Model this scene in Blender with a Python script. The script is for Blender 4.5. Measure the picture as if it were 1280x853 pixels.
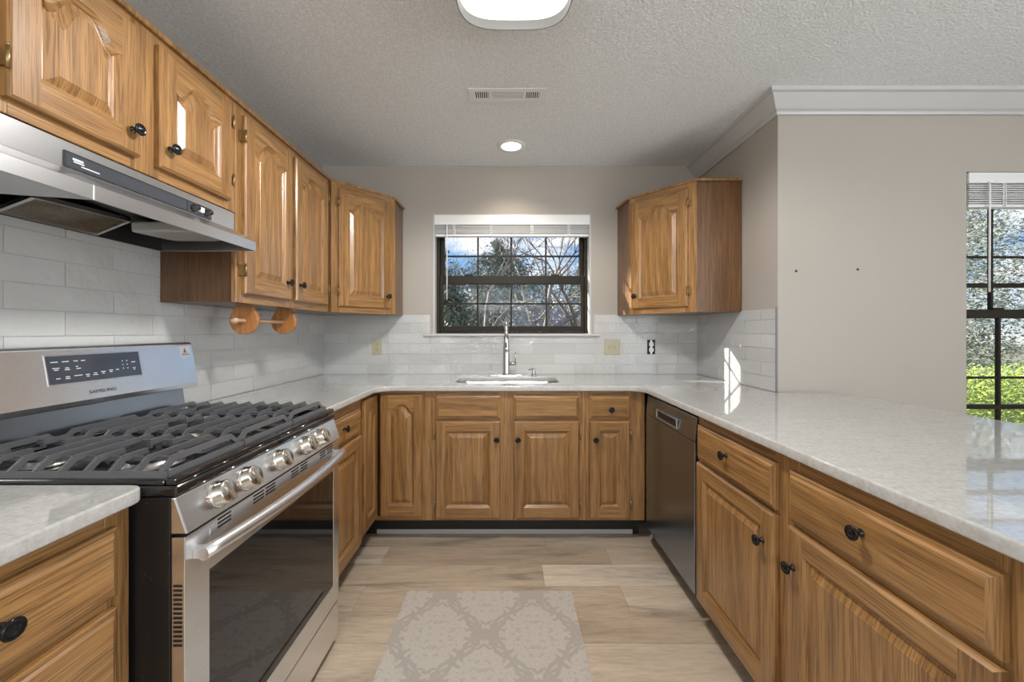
import bpy, bmesh, math, random
from math import sin, cos, pi, radians as R
from mathutils import Vector, Matrix, noise

random.seed(7)
SC = bpy.context.scene
COL = SC.collection
for _o in list(bpy.data.objects): bpy.data.objects.remove(_o)

# ---------------------------------------------------------------- camera
CH = 1.23
cam_d = bpy.data.cameras.new('camera'); cam = bpy.data.objects.new('camera', cam_d); COL.objects.link(cam)
cam.location = (0, 0, CH); cam.rotation_euler = (pi/2, 0, 0)
cam_d.sensor_width = 36; cam_d.lens = 36*505/1280
cam_d.shift_x = 4/1280; cam_d.shift_y = -12.5/1280
cam_d.clip_start = 0.02; cam_d.clip_end = 300
SC.camera = cam
# ---------------------------------------------------------------- exposure
vs = SC.view_settings
SC.display_settings.display_device = 'sRGB'
vs.view_transform = 'Standard'; vs.look = 'None'; vs.exposure = 0.16; vs.gamma = 1.0; vs.use_curve_mapping = False
# ---------------------------------------------------------------- world: blue sky with clouds
W = bpy.data.worlds.new('sky'); SC.world = W; W.use_nodes = True
nt = W.node_tree; nt.nodes.clear()
def wn(t, **k):
    n = nt.nodes.new(t)
    for a, b in k.items(): setattr(n, a, b)
    return n
tc = wn('ShaderNodeTexCoord'); sep = wn('ShaderNodeSeparateXYZ'); nt.links.new(tc.outputs['Generated'], sep.inputs[0])
rp = wn('ShaderNodeValToRGB'); nt.links.new(sep.outputs['Z'], rp.inputs[0])
e = rp.color_ramp.elements
e[0].position = 0.0; e[0].color = (0.62, 0.72, 0.82, 1)
e[1].position = 0.5; e[1].color = (0.10, 0.25, 0.55, 1)
m_ = e.new(0.14); m_.color = (0.25, 0.45, 0.74, 1)
mp = wn('ShaderNodeMapping'); mp.inputs['Scale'].default_value = (2.2, 2.2, 7.0); nt.links.new(tc.outputs['Generated'], mp.inputs[0])
nz = wn('ShaderNodeTexNoise'); nz.inputs['Scale'].default_value = 2.2; nz.inputs['Detail'].default_value = 7; nt.links.new(mp.outputs[0], nz.inputs['Vector'])
cr = wn('ShaderNodeValToRGB'); cr.color_ramp.elements[0].position = 0.48; cr.color_ramp.elements[1].position = 0.66; nt.links.new(nz.outputs[0], cr.inputs[0])
mx = wn('ShaderNodeMixRGB'); mx.inputs[2].default_value = (0.95, 0.97, 1.0, 1); nt.links.new(cr.outputs[0], mx.inputs[0]); nt.links.new(rp.outputs[0], mx.inputs[1])
bg = wn('ShaderNodeBackground'); bg.inputs['Strength'].default_value = 1.15; nt.links.new(mx.outputs[0], bg.inputs[0])
wo = wn('ShaderNodeOutputWorld'); nt.links.new(bg.outputs[0], wo.inputs[0])
# ---------------------------------------------------------------- sun (low, from the left, through the kitchen window)
SUN_DIR = Vector((0.865, -0.42, -0.34)).normalized()
sd = bpy.data.lights.new('sun', 'SUN'); sd.energy = 13.0; sd.angle = R(0.6); sd.color = (1.0, 0.95, 0.86)
so = bpy.data.objects.new('sun', sd); COL.objects.link(so); so.rotation_euler = SUN_DIR.to_track_quat('-Z', 'Y').to_euler(); so.location = (-6, 8, 6)
# ---------------------------------------------------------------- fill lamps added at unseen windows behind the camera
def area(name, loc, rot, sx, sy, power, color=(1, 1, 1)):
    d = bpy.data.lights.new(name, 'AREA'); d.shape = 'RECTANGLE'; d.size = sx; d.size_y = sy; d.energy = power; d.color = color
    o = bpy.data.objects.new(name, d); COL.objects.link(o); o.location = loc; o.rotation_euler = rot
    return o
FILL_TINT = (0.90, 0.96, 1.0)
area('fill_rear_high', (-0.2, -3.06, 1.95), (R(100), 0, 0), 1.5, .52, 44, FILL_TINT)
area('fill_rear_right', (3.15, -3.06, 1.20), (R(118), 0, 0), 1.2, 1.7, 12, FILL_TINT)
area('fill_side', (4.36, -1.5, 1.35), (R(130), 0, R(90)), 1.8, 2.0, 124, FILL_TINT)
area('fill_left', (-1.425, -1.75, 1.5), (R(122), 0, R(-90)), 1.3, 1.2, 24, FILL_TINT)

# ================================================================ helpers
class MB:
    def __init__(s): s.v = []; s.f = []; s.m = []; s.c = []; s.sm = []
    def face(s, idx, m=0, smooth=False, c=None):
        s.f.append(tuple(idx)); s.m.append(m); s.sm.append(smooth); s.c.append(c)
    def add(s, vs_): b = len(s.v); s.v.extend([tuple(v) for v in vs_]); return b
    def box(s, a, b, m=0, c=None, M=None):
        x0, y0, z0 = a; x1, y1, z1 = b
        if x0 > x1: x0, x1 = x1, x0
        if y0 > y1: y0, y1 = y1, y0
        if z0 > z1: z0, z1 = z1, z0
        P = [Vector(p) for p in ((x0,y0,z0),(x1,y0,z0),(x1,y1,z0),(x0,y1,z0),(x0,y0,z1),(x1,y0,z1),(x1,y1,z1),(x0,y1,z1))]
        if M: P = [M @ p for p in P]
        k = s.add(P)
        for q in ((0,3,2,1),(4,5,6,7),(0,1,5,4),(1,2,6,5),(2,3,7,6),(3,0,4,7)): s.face([k+i for i in q], m, c=c)
    def bar(s, p, q, w, h, m=0):                       # rectangular bar between two points, h measured upward
        p = Vector(p); q = Vector(q); d = (q-p).normalized(); side = d.cross(Vector((0,0,1)))
        if side.length < 1e-4: side = Vector((1,0,0))
        side.normalize(); up = side.cross(d).normalized()
        P = []
        for o in (p, q):
            for a, b in ((-1,-1),(1,-1),(.7,1),(-.7,1)): P.append(o + side*w/2*a + up*h/2*b)
        k = s.add(P)
        for f in ((0,1,2,3),(7,6,5,4),(0,4,5,1),(1,5,6,2),(2,6,7,3),(3,7,4,0)): s.face([k+i for i in f], m)
    def prism(s, poly, axis, a, b, m=0, smooth=False):  # poly of 2D points, extruded along axis
        def P(u, v, t): return {'x': (t,u,v), 'y': (u,t,v), 'z': (u,v,t)}[axis]
        n = len(poly); k = s.add([P(u,v,a) for u,v in poly] + [P(u,v,b) for u,v in poly])
        s.face([k+i for i in range(n)][::-1], m); s.face([k+n+i for i in range(n)], m)
        for i in range(n):
            j = (i+1) % n; s.face((k+i, k+j, k+n+j, k+n+i), m, smooth)
    def lathe(s, prof, seg=20, M=None, m=0, smooth=True):
        M = M or Matrix(); k = len(s.v); n = len(prof)
        for r, z in prof:
            for i in range(seg):
                a = 2*pi*i/seg; s.v.append(tuple(M @ Vector((r*cos(a), r*sin(a), z))))
        for j in range(n-1):
            for i in range(seg):
                i2 = (i+1) % seg; s.face((k+j*seg+i, k+j*seg+i2, k+(j+1)*seg+i2, k+(j+1)*seg+i), m, smooth)
        s.face([k+i for i in range(seg)][::-1], m); s.face([k+(n-1)*seg+i for i in range(seg)], m)
    def tube(s, pts, rad, seg=10, m=0, smooth=True):
        pts = [Vector(p) for p in pts]; n = len(pts)
        if not hasattr(rad, '__len__'): rad = [rad]*n
        k = len(s.v); u = None
        for i, p in enumerate(pts):
            d = (pts[min(i+1,n-1)] - pts[max(i-1,0)]).normalized()
            if u is None:
                u = d.orthogonal().normalized()
            else:
                u = (u - d*u.dot(d)); u = u.normalized() if u.length > 1e-6 else d.orthogonal().normalized()
            w = d.cross(u)
            for j in range(seg):
                a = 2*pi*j/seg; s.v.append(tuple(p + (u*cos(a) + w*sin(a))*rad[i]))
        for i in range(n-1):
            for j in range(seg):
                j2 = (j+1) % seg; s.face((k+i*seg+j, k+i*seg+j2, k+(i+1)*seg+j2, k+(i+1)*seg+j), m, smooth)
        s.face([k+j for j in range(seg)][::-1], m); s.face([k+(n-1)*seg+j for j in range(seg)], m)

WM = {}
def obj(name, mb, mats, parent=None, bevel=0, world=False, loc=(0,0,0), rot=None, fixn=True, seg=2):
    if not isinstance(mats, (list, tuple)): mats = [mats]
    me = bpy.data.meshes.new(name)
    if isinstance(mb, MB):
        me.from_pydata(mb.v, [], mb.f)
        for m in mats: me.materials.append(m)
        me.polygons.foreach_set('material_index', mb.m)
        me.polygons.foreach_set('use_smooth', mb.sm)
        if any(c is not None for c in mb.c):
            at = me.color_attributes.new('tint', 'FLOAT_COLOR', 'CORNER'); dat = []
            for p in me.polygons:
                c = mb.c[p.index] or (.5,.5,.5)
                for _ in p.loop_indices: dat.extend((c[0], c[1], c[2], 1))
            at.data.foreach_set('color', dat)
    else: me = mb; me.name = name; me.materials.clear()
    if fixn:
        b = bmesh.new(); b.from_mesh(me); bmesh.ops.recalc_face_normals(b, faces=b.faces[:]); b.to_mesh(me); b.free()
    if not isinstance(mb, MB):
        for m in mats: me.materials.append(m)
    o = bpy.data.objects.new(name, me); COL.objects.link(o)
    if parent:
        o.parent = parent
        if world: me.transform(WM[parent.name].inverted())
        WM[o.name] = WM[parent.name] @ Matrix.Translation(loc) if not world else WM[parent.name]
    else: WM[o.name] = Matrix.Translation(loc)
    o.location = loc
    if rot: o.rotation_euler = rot
    if bevel:
        bv = o.modifiers.new('bevel', 'BEVEL'); bv.width = bevel; bv.segments = seg; bv.limit_method = 'ANGLE'; bv.angle_limit = R(35)
    return o
def thing(name, label, cat, loc=(0,0,0), rz=0, group=None):
    o = bpy.data.objects.new(name, None); COL.objects.link(o); o.location = loc; o.rotation_euler = (0,0,rz)
    o.empty_display_size = .05
    WM[o.name] = Matrix.Translation(loc) @ Matrix.Rotation(rz, 4, 'Z')
    return tag(o, label, cat, group)
def tag(o, label, cat, group=None, kind=None):
    o['label'] = label; o['category'] = cat
    if group: o['group'] = group
    if kind: o['kind'] = kind
    return o
def struct(name, mb, mats, parent=None, **k):
    o = obj(name, mb, mats, parent, **k)
    if not parent: o['kind'] = 'structure'
    return o
def text_mesh(body, size, ext=0.0004):
    c = bpy.data.curves.new('t', 'FONT'); c.body = body; c.size = size; c.extrude = ext; c.align_x = 'CENTER'; c.align_y = 'CENTER'; c.resolution_u = 2
    t = bpy.data.objects.new('t', c); COL.objects.link(t)
    dg = bpy.context.evaluated_depsgraph_get(); me = bpy.data.meshes.new_from_object(t.evaluated_get(dg))
    bpy.data.objects.remove(t); return me
def slab(outlines, z0, z1, bev):
    c = bpy.data.curves.new('s', 'CURVE'); c.dimensions = '2D'; c.fill_mode = 'BOTH'; c.extrude = (z1-z0)/2-bev; c.bevel_depth = bev; c.bevel_resolution = 2; c.offset = -bev
    for pts in outlines:
        sp = c.splines.new('POLY'); sp.points.add(len(pts)-1); sp.use_cyclic_u = True
        for i, p in enumerate(pts): sp.points[i].co = (p[0], p[1], 0, 1)
    t = bpy.data.objects.new('s', c); COL.objects.link(t)
    dg = bpy.context.evaluated_depsgraph_get(); me = bpy.data.meshes.new_from_object(t.evaluated_get(dg))
    bpy.data.objects.remove(t); me.transform(Matrix.Translation((0,0,(z0+z1)/2))); return me
def fillet(pts, seg=6):                 # pts: (x, y, r)
    out = []; n = len(pts)
    for i, (x, y, r) in enumerate(pts):
        if r <= 0: out.append((x, y)); continue
        p = Vector((x, y)); a = Vector(pts[i-1][:2])-p; b = Vector(pts[(i+1) % n][:2])-p; a.normalize(); b.normalize()
        ang = a.angle(b); t = r/math.tan(ang/2); c = p+(a+b).normalized()*(r/sin(ang/2))
        s0 = p+a*t-c; s1 = p+b*t-c
        a0 = math.atan2(s0.y, s0.x); a1 = math.atan2(s1.y, s1.x); d = (a1-a0+pi) % (2*pi)-pi
        for k in range(seg+1):
            th = a0+d*k/seg; out.append((c.x+r*cos(th), c.y+r*sin(th)))
    return out

# ================================================================ materials
class NM:
    def __init__(s, name):
        s.m = bpy.data.materials.new(name); s.m.use_nodes = True; s.t = s.m.node_tree; s.t.nodes.clear()
        s.o = s.n('ShaderNodeOutputMaterial'); s.b = s.n('ShaderNodeBsdfPrincipled'); s.l(s.b.outputs[0], s.o.inputs[0])
    def n(s, t, **k):
        n = s.t.nodes.new(t)
        for a, b in k.items():
            if a in n.inputs: n.inputs[a].default_value = b
            else: setattr(n, a, b)
        return n
    def l(s, a, b): s.t.links.new(a, b)
    def set(s, **k):
        mp_ = {'color': 'Base Color', 'rough': 'Roughness', 'metal': 'Metallic', 'coat': 'Coat Weight', 'coatr': 'Coat Roughness', 'ior': 'IOR', 'spec': 'Specular IOR Level', 'aniso': 'Anisotropic'}
        for a, b in k.items(): s.b.inputs[mp_[a]].default_value = (tuple(b)+(1,)) if a == 'color' else b
        return s
    def coord(s, kind='Object', scale=(1,1,1), rnd=False):
        tc = s.n('ShaderNodeTexCoord'); v = tc.outputs[kind]
        if rnd:
            oi = s.n('ShaderNodeObjectInfo'); mu = s.n('ShaderNodeVectorMath', operation='MULTIPLY'); cb = s.n('ShaderNodeCombineXYZ')
            for i in range(3): s.l(oi.outputs['Random'], cb.inputs[i])
            s.l(cb.outputs[0], mu.inputs[0]); mu.inputs[1].default_value = (7.3, 11.1, 5.7)
            ad = s.n('ShaderNodeVectorMath', operation='ADD'); s.l(v, ad.inputs[0]); s.l(mu.outputs[0], ad.inputs[1]); v = ad.outputs[0]
        mp_ = s.n('ShaderNodeMapping'); mp_.inputs['Scale'].default_value = scale; s.l(v, mp_.inputs[0]); return mp_.outputs[0]
    def noise(s, vec, scale, detail=2, rough=.5, dist=0):
        n = s.n('ShaderNodeTexNoise'); n.inputs['Scale'].default_value = scale; n.inputs['Detail'].default_value = detail
        n.inputs['Roughness'].default_value = rough; n.inputs['Distortion'].default_value = dist
        s.l(vec, n.inputs['Vector']); return n.outputs[0]
    def ramp(s, fac, stops):
        r = s.n('ShaderNodeValToRGB'); el = r.color_ramp.elements
        while len(el) < len(stops): el.new(.5)
        for q, (p, c) in zip(el, stops):
            q.position = p; q.color = (tuple(c)+(1,)) if hasattr(c, '__len__') else (c, c, c, 1)
        s.l(fac, r.inputs[0]); return r.outputs[0]
    def mix(s, fac, a, b, mode='MIX'):
        n = s.n('ShaderNodeMixRGB', blend_type=mode)
        for i, q in enumerate((fac, a, b)):
            if hasattr(q, 'is_output'): s.l(q, n.inputs[i])
            elif hasattr(q, '__len__'): n.inputs[i].default_value = tuple(q)+(1,)
            else: n.inputs[i].default_value = q
        return n.outputs[0]
    def bump(s, h, strength=.2, dist=.002):
        b = s.n('ShaderNodeBump'); b.inputs['Strength'].default_value = strength; b.inputs['Distance'].default_value = dist
        s.l(h, b.inputs['Height']); s.l(b.outputs[0], s.b.inputs['Normal']); return s
    def col(s, c): s.l(c, s.b.inputs['Base Color']); return s
def plain(name, color, rough=.5, metal=0, **k): return NM(name).set(color=color, rough=rough, metal=metal, **k).m

def oak(name, axis, tone=1.0, red=1.0, ys=.15):
    q = NM(name).set(rough=.34, coat=.4, coatr=.20)
    st = {'z': (1, ys, .09), 'x': (.09, ys, 1)}[axis]
    v = q.coord('Object', st, rnd=True)
    big = q.noise(v, 4.5, 3, .55, 1.2)
    wv = q.n('ShaderNodeTexWave', wave_type='BANDS', bands_direction='X' if axis == 'z' else 'Z'); wv.inputs['Scale'].default_value = 5.5; wv.inputs['Distortion'].default_value = 26
    wv.inputs['Detail'].default_value = 2.5; wv.inputs['Detail Scale'].default_value = .8; wv.inputs['Detail Roughness'].default_value = .5; q.l(v, wv.inputs['Vector'])
    a = (0.42*tone, 0.220*tone*red, 0.078*tone*red); b = (0.225*tone, 0.104*tone*red, 0.031*tone*red)
    c1 = q.ramp(wv.outputs[0], [(0.0, b), (0.5, tuple((i+k_)/2 for i, k_ in zip(a, b))), (1, a)])
    c2 = q.mix(.5, c1, q.ramp(big, [(.3, tuple(i*.70 for i in a)), (.7, tuple(i*1.12 for i in a))]))
    v2 = q.coord('Object', {'z': (1, ys, .022), 'x': (.022, ys, 1)}[axis], rnd=True)
    pores = q.noise(v2, 330, 2, .6)
    pm = q.ramp(pores, [(.38, .42), (.53, 1.0)])
    fine = q.ramp(q.noise(v2, 90, 3, .65), [(.3, .78), (.65, 1.06)])
    c3 = q.mix(.8, q.mix(.8, c2, pm, 'MULTIPLY'), fine, 'MULTIPLY')
    q.col(c3); q.bump(pores, .12, .0012)
    return q.m
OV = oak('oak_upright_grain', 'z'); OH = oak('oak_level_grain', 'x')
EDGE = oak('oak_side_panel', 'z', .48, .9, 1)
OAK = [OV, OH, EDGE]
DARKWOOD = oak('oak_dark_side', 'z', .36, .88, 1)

q = NM('wall_paint').set(rough=.62); n_ = q.noise(q.coord(), 260, 2); q.set(color=(.415, .375, .33)).bump(n_, .06, .001); PAINT = q.m
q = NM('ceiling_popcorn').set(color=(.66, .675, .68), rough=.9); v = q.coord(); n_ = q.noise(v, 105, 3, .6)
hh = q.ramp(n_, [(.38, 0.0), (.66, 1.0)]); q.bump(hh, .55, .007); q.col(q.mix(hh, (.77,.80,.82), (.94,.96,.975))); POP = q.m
TRIMW = plain('white_trim_paint', (.52, .515, .51), .35)
q = NM('glazed_tile').set(rough=.10, coat=.4, coatr=.05, spec=.6)
at = q.n('ShaderNodeVertexColor', layer_name='tint'); v = q.coord(); w1 = q.noise(v, 12, 2, .5, .4); w2 = q.noise(v, 60, 1)
q.col(at.outputs[0]); q.bump(q.mix(.25, w1, w2), .7, .008); TILE = q.m
GROUT = plain('grout', (.40, .395, .385), .9)
q = NM('quartz').set(rough=.045, coat=.35, coatr=.015, spec=.7); v = q.coord('Object', (1, 1, 1)); v2 = q.coord('Object', (1, 3.2, 1))
a_ = q.noise(v2, 13, 6, .65, .8); b_ = q.noise(v, 95, 3, .6)
q.col(q.mix(.5, q.ramp(a_, [(.30, (.40,.385,.355)), (.52, (.48,.475,.46)), (.72, (.54,.535,.525))]), q.ramp(b_, [(.35, (.43,.415,.39)), (.6, (.58,.57,.55))]))); QUARTZ = q.m
q = NM('brushed_steel').set(metal=1, rough=.27, color=(.7,.71,.73)); n_ = q.noise(q.coord('Object', (40, 1.0, 40)), 30, 2); q.col(q.ramp(n_, [(.3, (.74,.76,.79)), (.7, (.86,.88,.91))])); q.bump(n_, .03, .0005); STEEL = q.m
STEEL2 = plain('satin_steel', (.70,.705,.72), .28, 1)
DSTEEL = plain('dark_stainless', (.30,.335,.39), .26, 1)
KNOBST = plain('champagne_steel', (.63,.60,.54), .22, 1)
BLACK = plain('black_enamel', (.012,.012,.013), .09, coat=.5)
MATTEB = plain('matte_black', (.012,.011,.010), .5)
q = NM('speckled_black_side').set(rough=.35); n_ = q.noise(q.coord(), 170, 2, .7); q.col(q.ramp(n_, [(.70, (.010,.010,.010)), (.80, (.30,.26,.20))])); BSIDE = q.m
IRON = plain('cast_iron', (.10,.10,.105), .33, spec=.8)
KNOBB = plain('black_knob_metal', (.012,.012,.014), .22, .4)
DISP = plain('grey_glass_display', (.055,.062,.080), .10)
SLATE = plain('slate_grey_strip', (.055,.060,.070), .25)
WHITEINK = plain('pale_print', (.75,.77,.80), .6)
GREYINK = plain('grey_print', (.10,.10,.11), .5)
OVENG = plain('dark_oven_glass', (.008,.008,.009), .03, coat=.3, spec=.6)
BRONZE = plain('brown_window_frame', (.022,.017,.011), .45, spec=.2)
BEIGE = plain('beige_plate', (.44,.41,.29), .4)
BRASS = plain('aged_brass', (.34,.24,.12), .35, .9)
CAP = plain('burner_cap', (.02,.02,.02), .4)
ALU = plain('burner_aluminium', (.5,.49,.46), .35, 1)
NICKEL = plain('brushed_nickel', (.60,.585,.56), .24, 1)
PLAST = plain('white_plastic', (.80,.80,.80), .4)
q = NM('lens'); q.set(color=(.5,.5,.49), rough=.3); HLENS = q.m
def emis(name, c, s_):
    q = NM(name); em = q.n('ShaderNodeEmission'); em.inputs[0].default_value = tuple(c)+(1,); em.inputs[1].default_value = s_; q.l(em.outputs[0], q.o.inputs[0]); return q.m
LIT = emis('lit_diffuser', (1.0, .97, .92), 2.0); LIT2 = emis('lit_bulb_lens', (1.0, .94, .84), 9.0)
q = NM('window_glass'); tr = q.n('ShaderNodeBsdfTransparent'); gl = q.n('ShaderNodeBsdfGlossy'); gl.inputs['Roughness'].default_value = .0
lw = q.n('ShaderNodeLayerWeight'); lw.inputs[0].default_value = .5; pw = q.n('ShaderNodeMath', operation='POWER'); pw.inputs[1].default_value = 5; q.l(lw.outputs['Facing'], pw.inputs[0]); fr = q.n('ShaderNodeMath', operation='MULTIPLY_ADD'); fr.inputs[1].default_value = .6; fr.inputs[2].default_value = .003; q.l(pw.outputs[0], fr.inputs[0]); ms = q.n('ShaderNodeMixShader'); q.l(fr.outputs[0], ms.inputs[0]); q.l(tr.outputs[0], ms.inputs[1]); q.l(gl.outputs[0], ms.inputs[2]); q.l(ms.outputs[0], q.o.inputs[0]); GLASS = q.m
q = NM('vinyl_plank').set(rough=.33); at = q.n('ShaderNodeVertexColor', layer_name='tint'); sp_ = q.n('ShaderNodeSeparateColor'); q.l(at.outputs[0], sp_.inputs[0])
tcn = q.n('ShaderNodeTexCoord'); cb = q.n('ShaderNodeCombineXYZ'); mu = q.n('ShaderNodeMath', operation='MULTIPLY'); mu.inputs[1].default_value = 37; q.l(sp_.outputs[1], mu.inputs[0]); q.l(mu.outputs[0], cb.inputs[2]); q.l(mu.outputs[0], cb.inputs[0])
ad = q.n('ShaderNodeVectorMath', operation='ADD'); q.l(tcn.outputs['Object'], ad.inputs[0]); q.l(cb.outputs[0], ad.inputs[1])
mp_ = q.n('ShaderNodeMapping'); mp_.inputs['Scale'].default_value = (.13, 1, 1); q.l(ad.outputs[0], mp_.inputs[0])
g1 = q.noise(mp_.outputs[0], 11, 5, .6, .9); g2 = q.noise(mp_.outputs[0], 95, 3, .6)
base = q.ramp(sp_.outputs[0], [(0, (.46,.36,.265)), (.5, (.56,.455,.345)), (1, (.66,.56,.45))])
q.col(q.mix(.8, q.mix(.9, base, q.ramp(g1, [(.30, .50), (.43, .88), (.7, 1.15)]), 'MULTIPLY'), q.ramp(g2, [(.3, .80), (.6, 1.05)]), 'MULTIPLY')); FLOORM = q.m
RUGM = NM('woven_rug').set(rough=.95); at = RUGM.n('ShaderNodeVertexColor', layer_name='tint'); n_ = RUGM.noise(RUGM.coord(), 420, 2); RUGM.col(RUGM.mix(.5, at.outputs[0], RUGM.ramp(n_, [(.3, .68), (.6, 1.12)]), 'MULTIPLY')); RUGM.bump(n_, .5, .003); RUGM = RUGM.m
q = NM('greasy_filter').set(rough=.45, metal=.5); v = q.coord(); n_ = q.noise(v, 260, 1); n2 = q.noise(v, 7, 2)
q.col(q.mix(.6, q.ramp(n2, [(.35, (.30,.26,.20)), (.6, (.16,.095,.035))]), q.ramp(n_, [(.4, .25), (.6, 1.0)]), 'MULTIPLY')); q.bump(n_, .7, .003); FILT = q.m
q = NM('pine_holder').set(rough=.32, coat=.3); n_ = q.noise(q.coord('Object', (1,1,.1)), 60, 3); q.col(q.ramp(n_, [(.3, (.33,.125,.030)), (.7, (.50,.215,.062))])); PINE = q.m
BIRCH = plain('pale_dowel_wood', (.62,.40,.24), .4)
BARK = NM('bark').set(rough=.9); BARK.col(BARK.ramp(BARK.noise(BARK.coord('Object', (1,1,.2)), 9, 3), [(.3, (.15,.13,.115)), (.7, (.36,.32,.28))])); BARK = BARK.m
def leafm(name, a, b):
    q = NM(name).set(rough=.6); q.col(q.ramp(q.noise(q.coord(), 3.5, 3), [(.35, a), (.65, b)])); return q.m
EVG = leafm('evergreen_needles', (.08,.10,.06), (.28,.30,.22)); HEDGE = leafm('hedge_leaves', (.15,.25,.035), (.42,.49,.09)); SHRUB = leafm('dry_brush', (.30,.28,.24), (.50,.48,.42))
GRASS = leafm('winter_lawn', (.20,.19,.10), (.34,.31,.20)); ROOFM = plain('grey_roof', (.25,.25,.255), .9); BRICKM = plain('pale_house_wall', (.45,.40,.36), .9); ROAD = plain('asphalt', (.32,.32,.33), .9)

# ================================================================ room shell
LX, RX, BY, DY = -1.365, 1.385, 2.963, 2.08
EX, RY, CZ = 4.3, -3.0, 2.44
def wall_with_hole(u0, u1, z0, z1, h, t0, t1, axis):
    """wall in plane; axis 'y' -> spans x, thickness t0..t1 in y; axis 'x' -> spans y."""
    mb = MB()
    def bx(a, b, c, d):
        if b-a < 1e-5 or d-c < 1e-5: return
        if axis == 'y': mb.box((a, t0, c), (b, t1, d))
        else: mb.box((t0, a, c), (t1, b, d))
    hs = sorted(h); x = u0
    for (a, b, c, d) in hs:
        bx(x, a, z0, z1); bx(a, b, z0, c); bx(a, b, d, z1); x = b
    bx(x, u1, z0, z1); return mb
K = (-.555, .603, 1.205, 2.087)        # kitchen window opening
D = (2.356, 3.32, .42, 2.05)           # dining window opening
struct('wall_back', wall_with_hole(LX, RX+.12, 0, CZ, [K], BY, BY+.14, 'y'), PAINT)
struct('wall_left', wall_with_hole(RY-.12, BY+.14, 0, CZ, [(-2.45, -1.05, .85, 2.15)], LX-.12, LX, 'x'), PAINT)
mb = MB(); mb.box((RX, DY+.0, 0), (RX+.12, BY, CZ)); struct('wall_right', mb, PAINT)
struct('wall_dining', wall_with_hole(RX+.12, EX+.12, 0, CZ, [D], DY, DY+.14, 'y'), PAINT)
S1 = (-1.0, .4, .75, 2.15)
struct('wall_rear', wall_with_hole(LX, EX+.12, 0, CZ, [(-1.0, .6, 1.65, 2.25), (2.5, 3.8, .3, 2.1)], RY-.12, RY, 'y'), PAINT)
struct('wall_side', wall_with_hole(RY, DY, 0, CZ, [(-2.4, -.6, .3, 2.3)], EX, EX+.12, 'x'), PAINT)
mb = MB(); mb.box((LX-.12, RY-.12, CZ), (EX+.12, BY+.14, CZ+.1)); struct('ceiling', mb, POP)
# floor: planks as inlaid boards of one floor
mb = MB(); mb.box((LX, RY, -.06), (EX, BY, -.006))
for f in range(len(mb.c)): mb.c[f] = (.1,.5,.5)
rr = random.Random(21); y = RY-.05; row = 0
seams = [1.4, 1.585, 1.77, 1.947, 2.117, 2.306]
y = 1.947-.178*28
while y < BY:
    x = LX-1.2+rr.random()*1.1
    while x < EX:
        x2 = min(x+1.22, EX); xa = max(x, LX); ya = max(y, RY); yb = min(y+.1768, BY)
        if x2-xa > .01 and yb-ya > .01 and not (xa > RX+.12 and ya > DY):
            mb.box((xa, ya, -.006), (x2-.0012, yb, 0), c=(rr.choice([.05,.25,.45,.55,.65,.8,.95]), rr.random(), 0))
        x += 1.22
    y += .178
struct('floor', mb, FLOORM)
# crown moulding on the stub wall and dining wall
prof = [(0,0),(.012,0),(.016,.012),(.030,.022),(.055,.055),(.072,.078),(.086,.084),(.090,.100),(0,.100)]
mb = MB()
n = len(prof)
def ring(px_, py_, dx, dy): return [(px_+dx*a, py_+dy*a, CZ-.100+b) for a, b in prof]
rings = [[(RX-a, BY, CZ-.1+b) for a, b in prof], [(RX-a, DY-a, CZ-.1+b) for a, b in prof], [(EX, DY-a, CZ-.1+b) for a, b in prof]]
k = mb.add(sum(rings, []))
for r_ in range(2):
    for i in range(n):
        j = (i+1) % n; mb.face((k+r_*n+i, k+r_*n+j, k+(r_+1)*n+j, k+(r_+1)*n+i))
mb.face([k+i for i in range(n)]); mb.face([k+2*n+i for i in range(n)][::-1])
struct('trim_1', mb, TRIMW)
# floor-level white moulding at the back toe kick
mb = MB(); mb.box((-.80, 2.445, 0), (.75, 2.4525, .028)); struct('baseboard_back', mb, TRIMW, bevel=.006)
mb = MB(); mb.box((RX+.0, DY-.012, 0), (EX, DY, .10)); struct('baseboard_dining', mb, TRIMW, bevel=.004)

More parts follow.
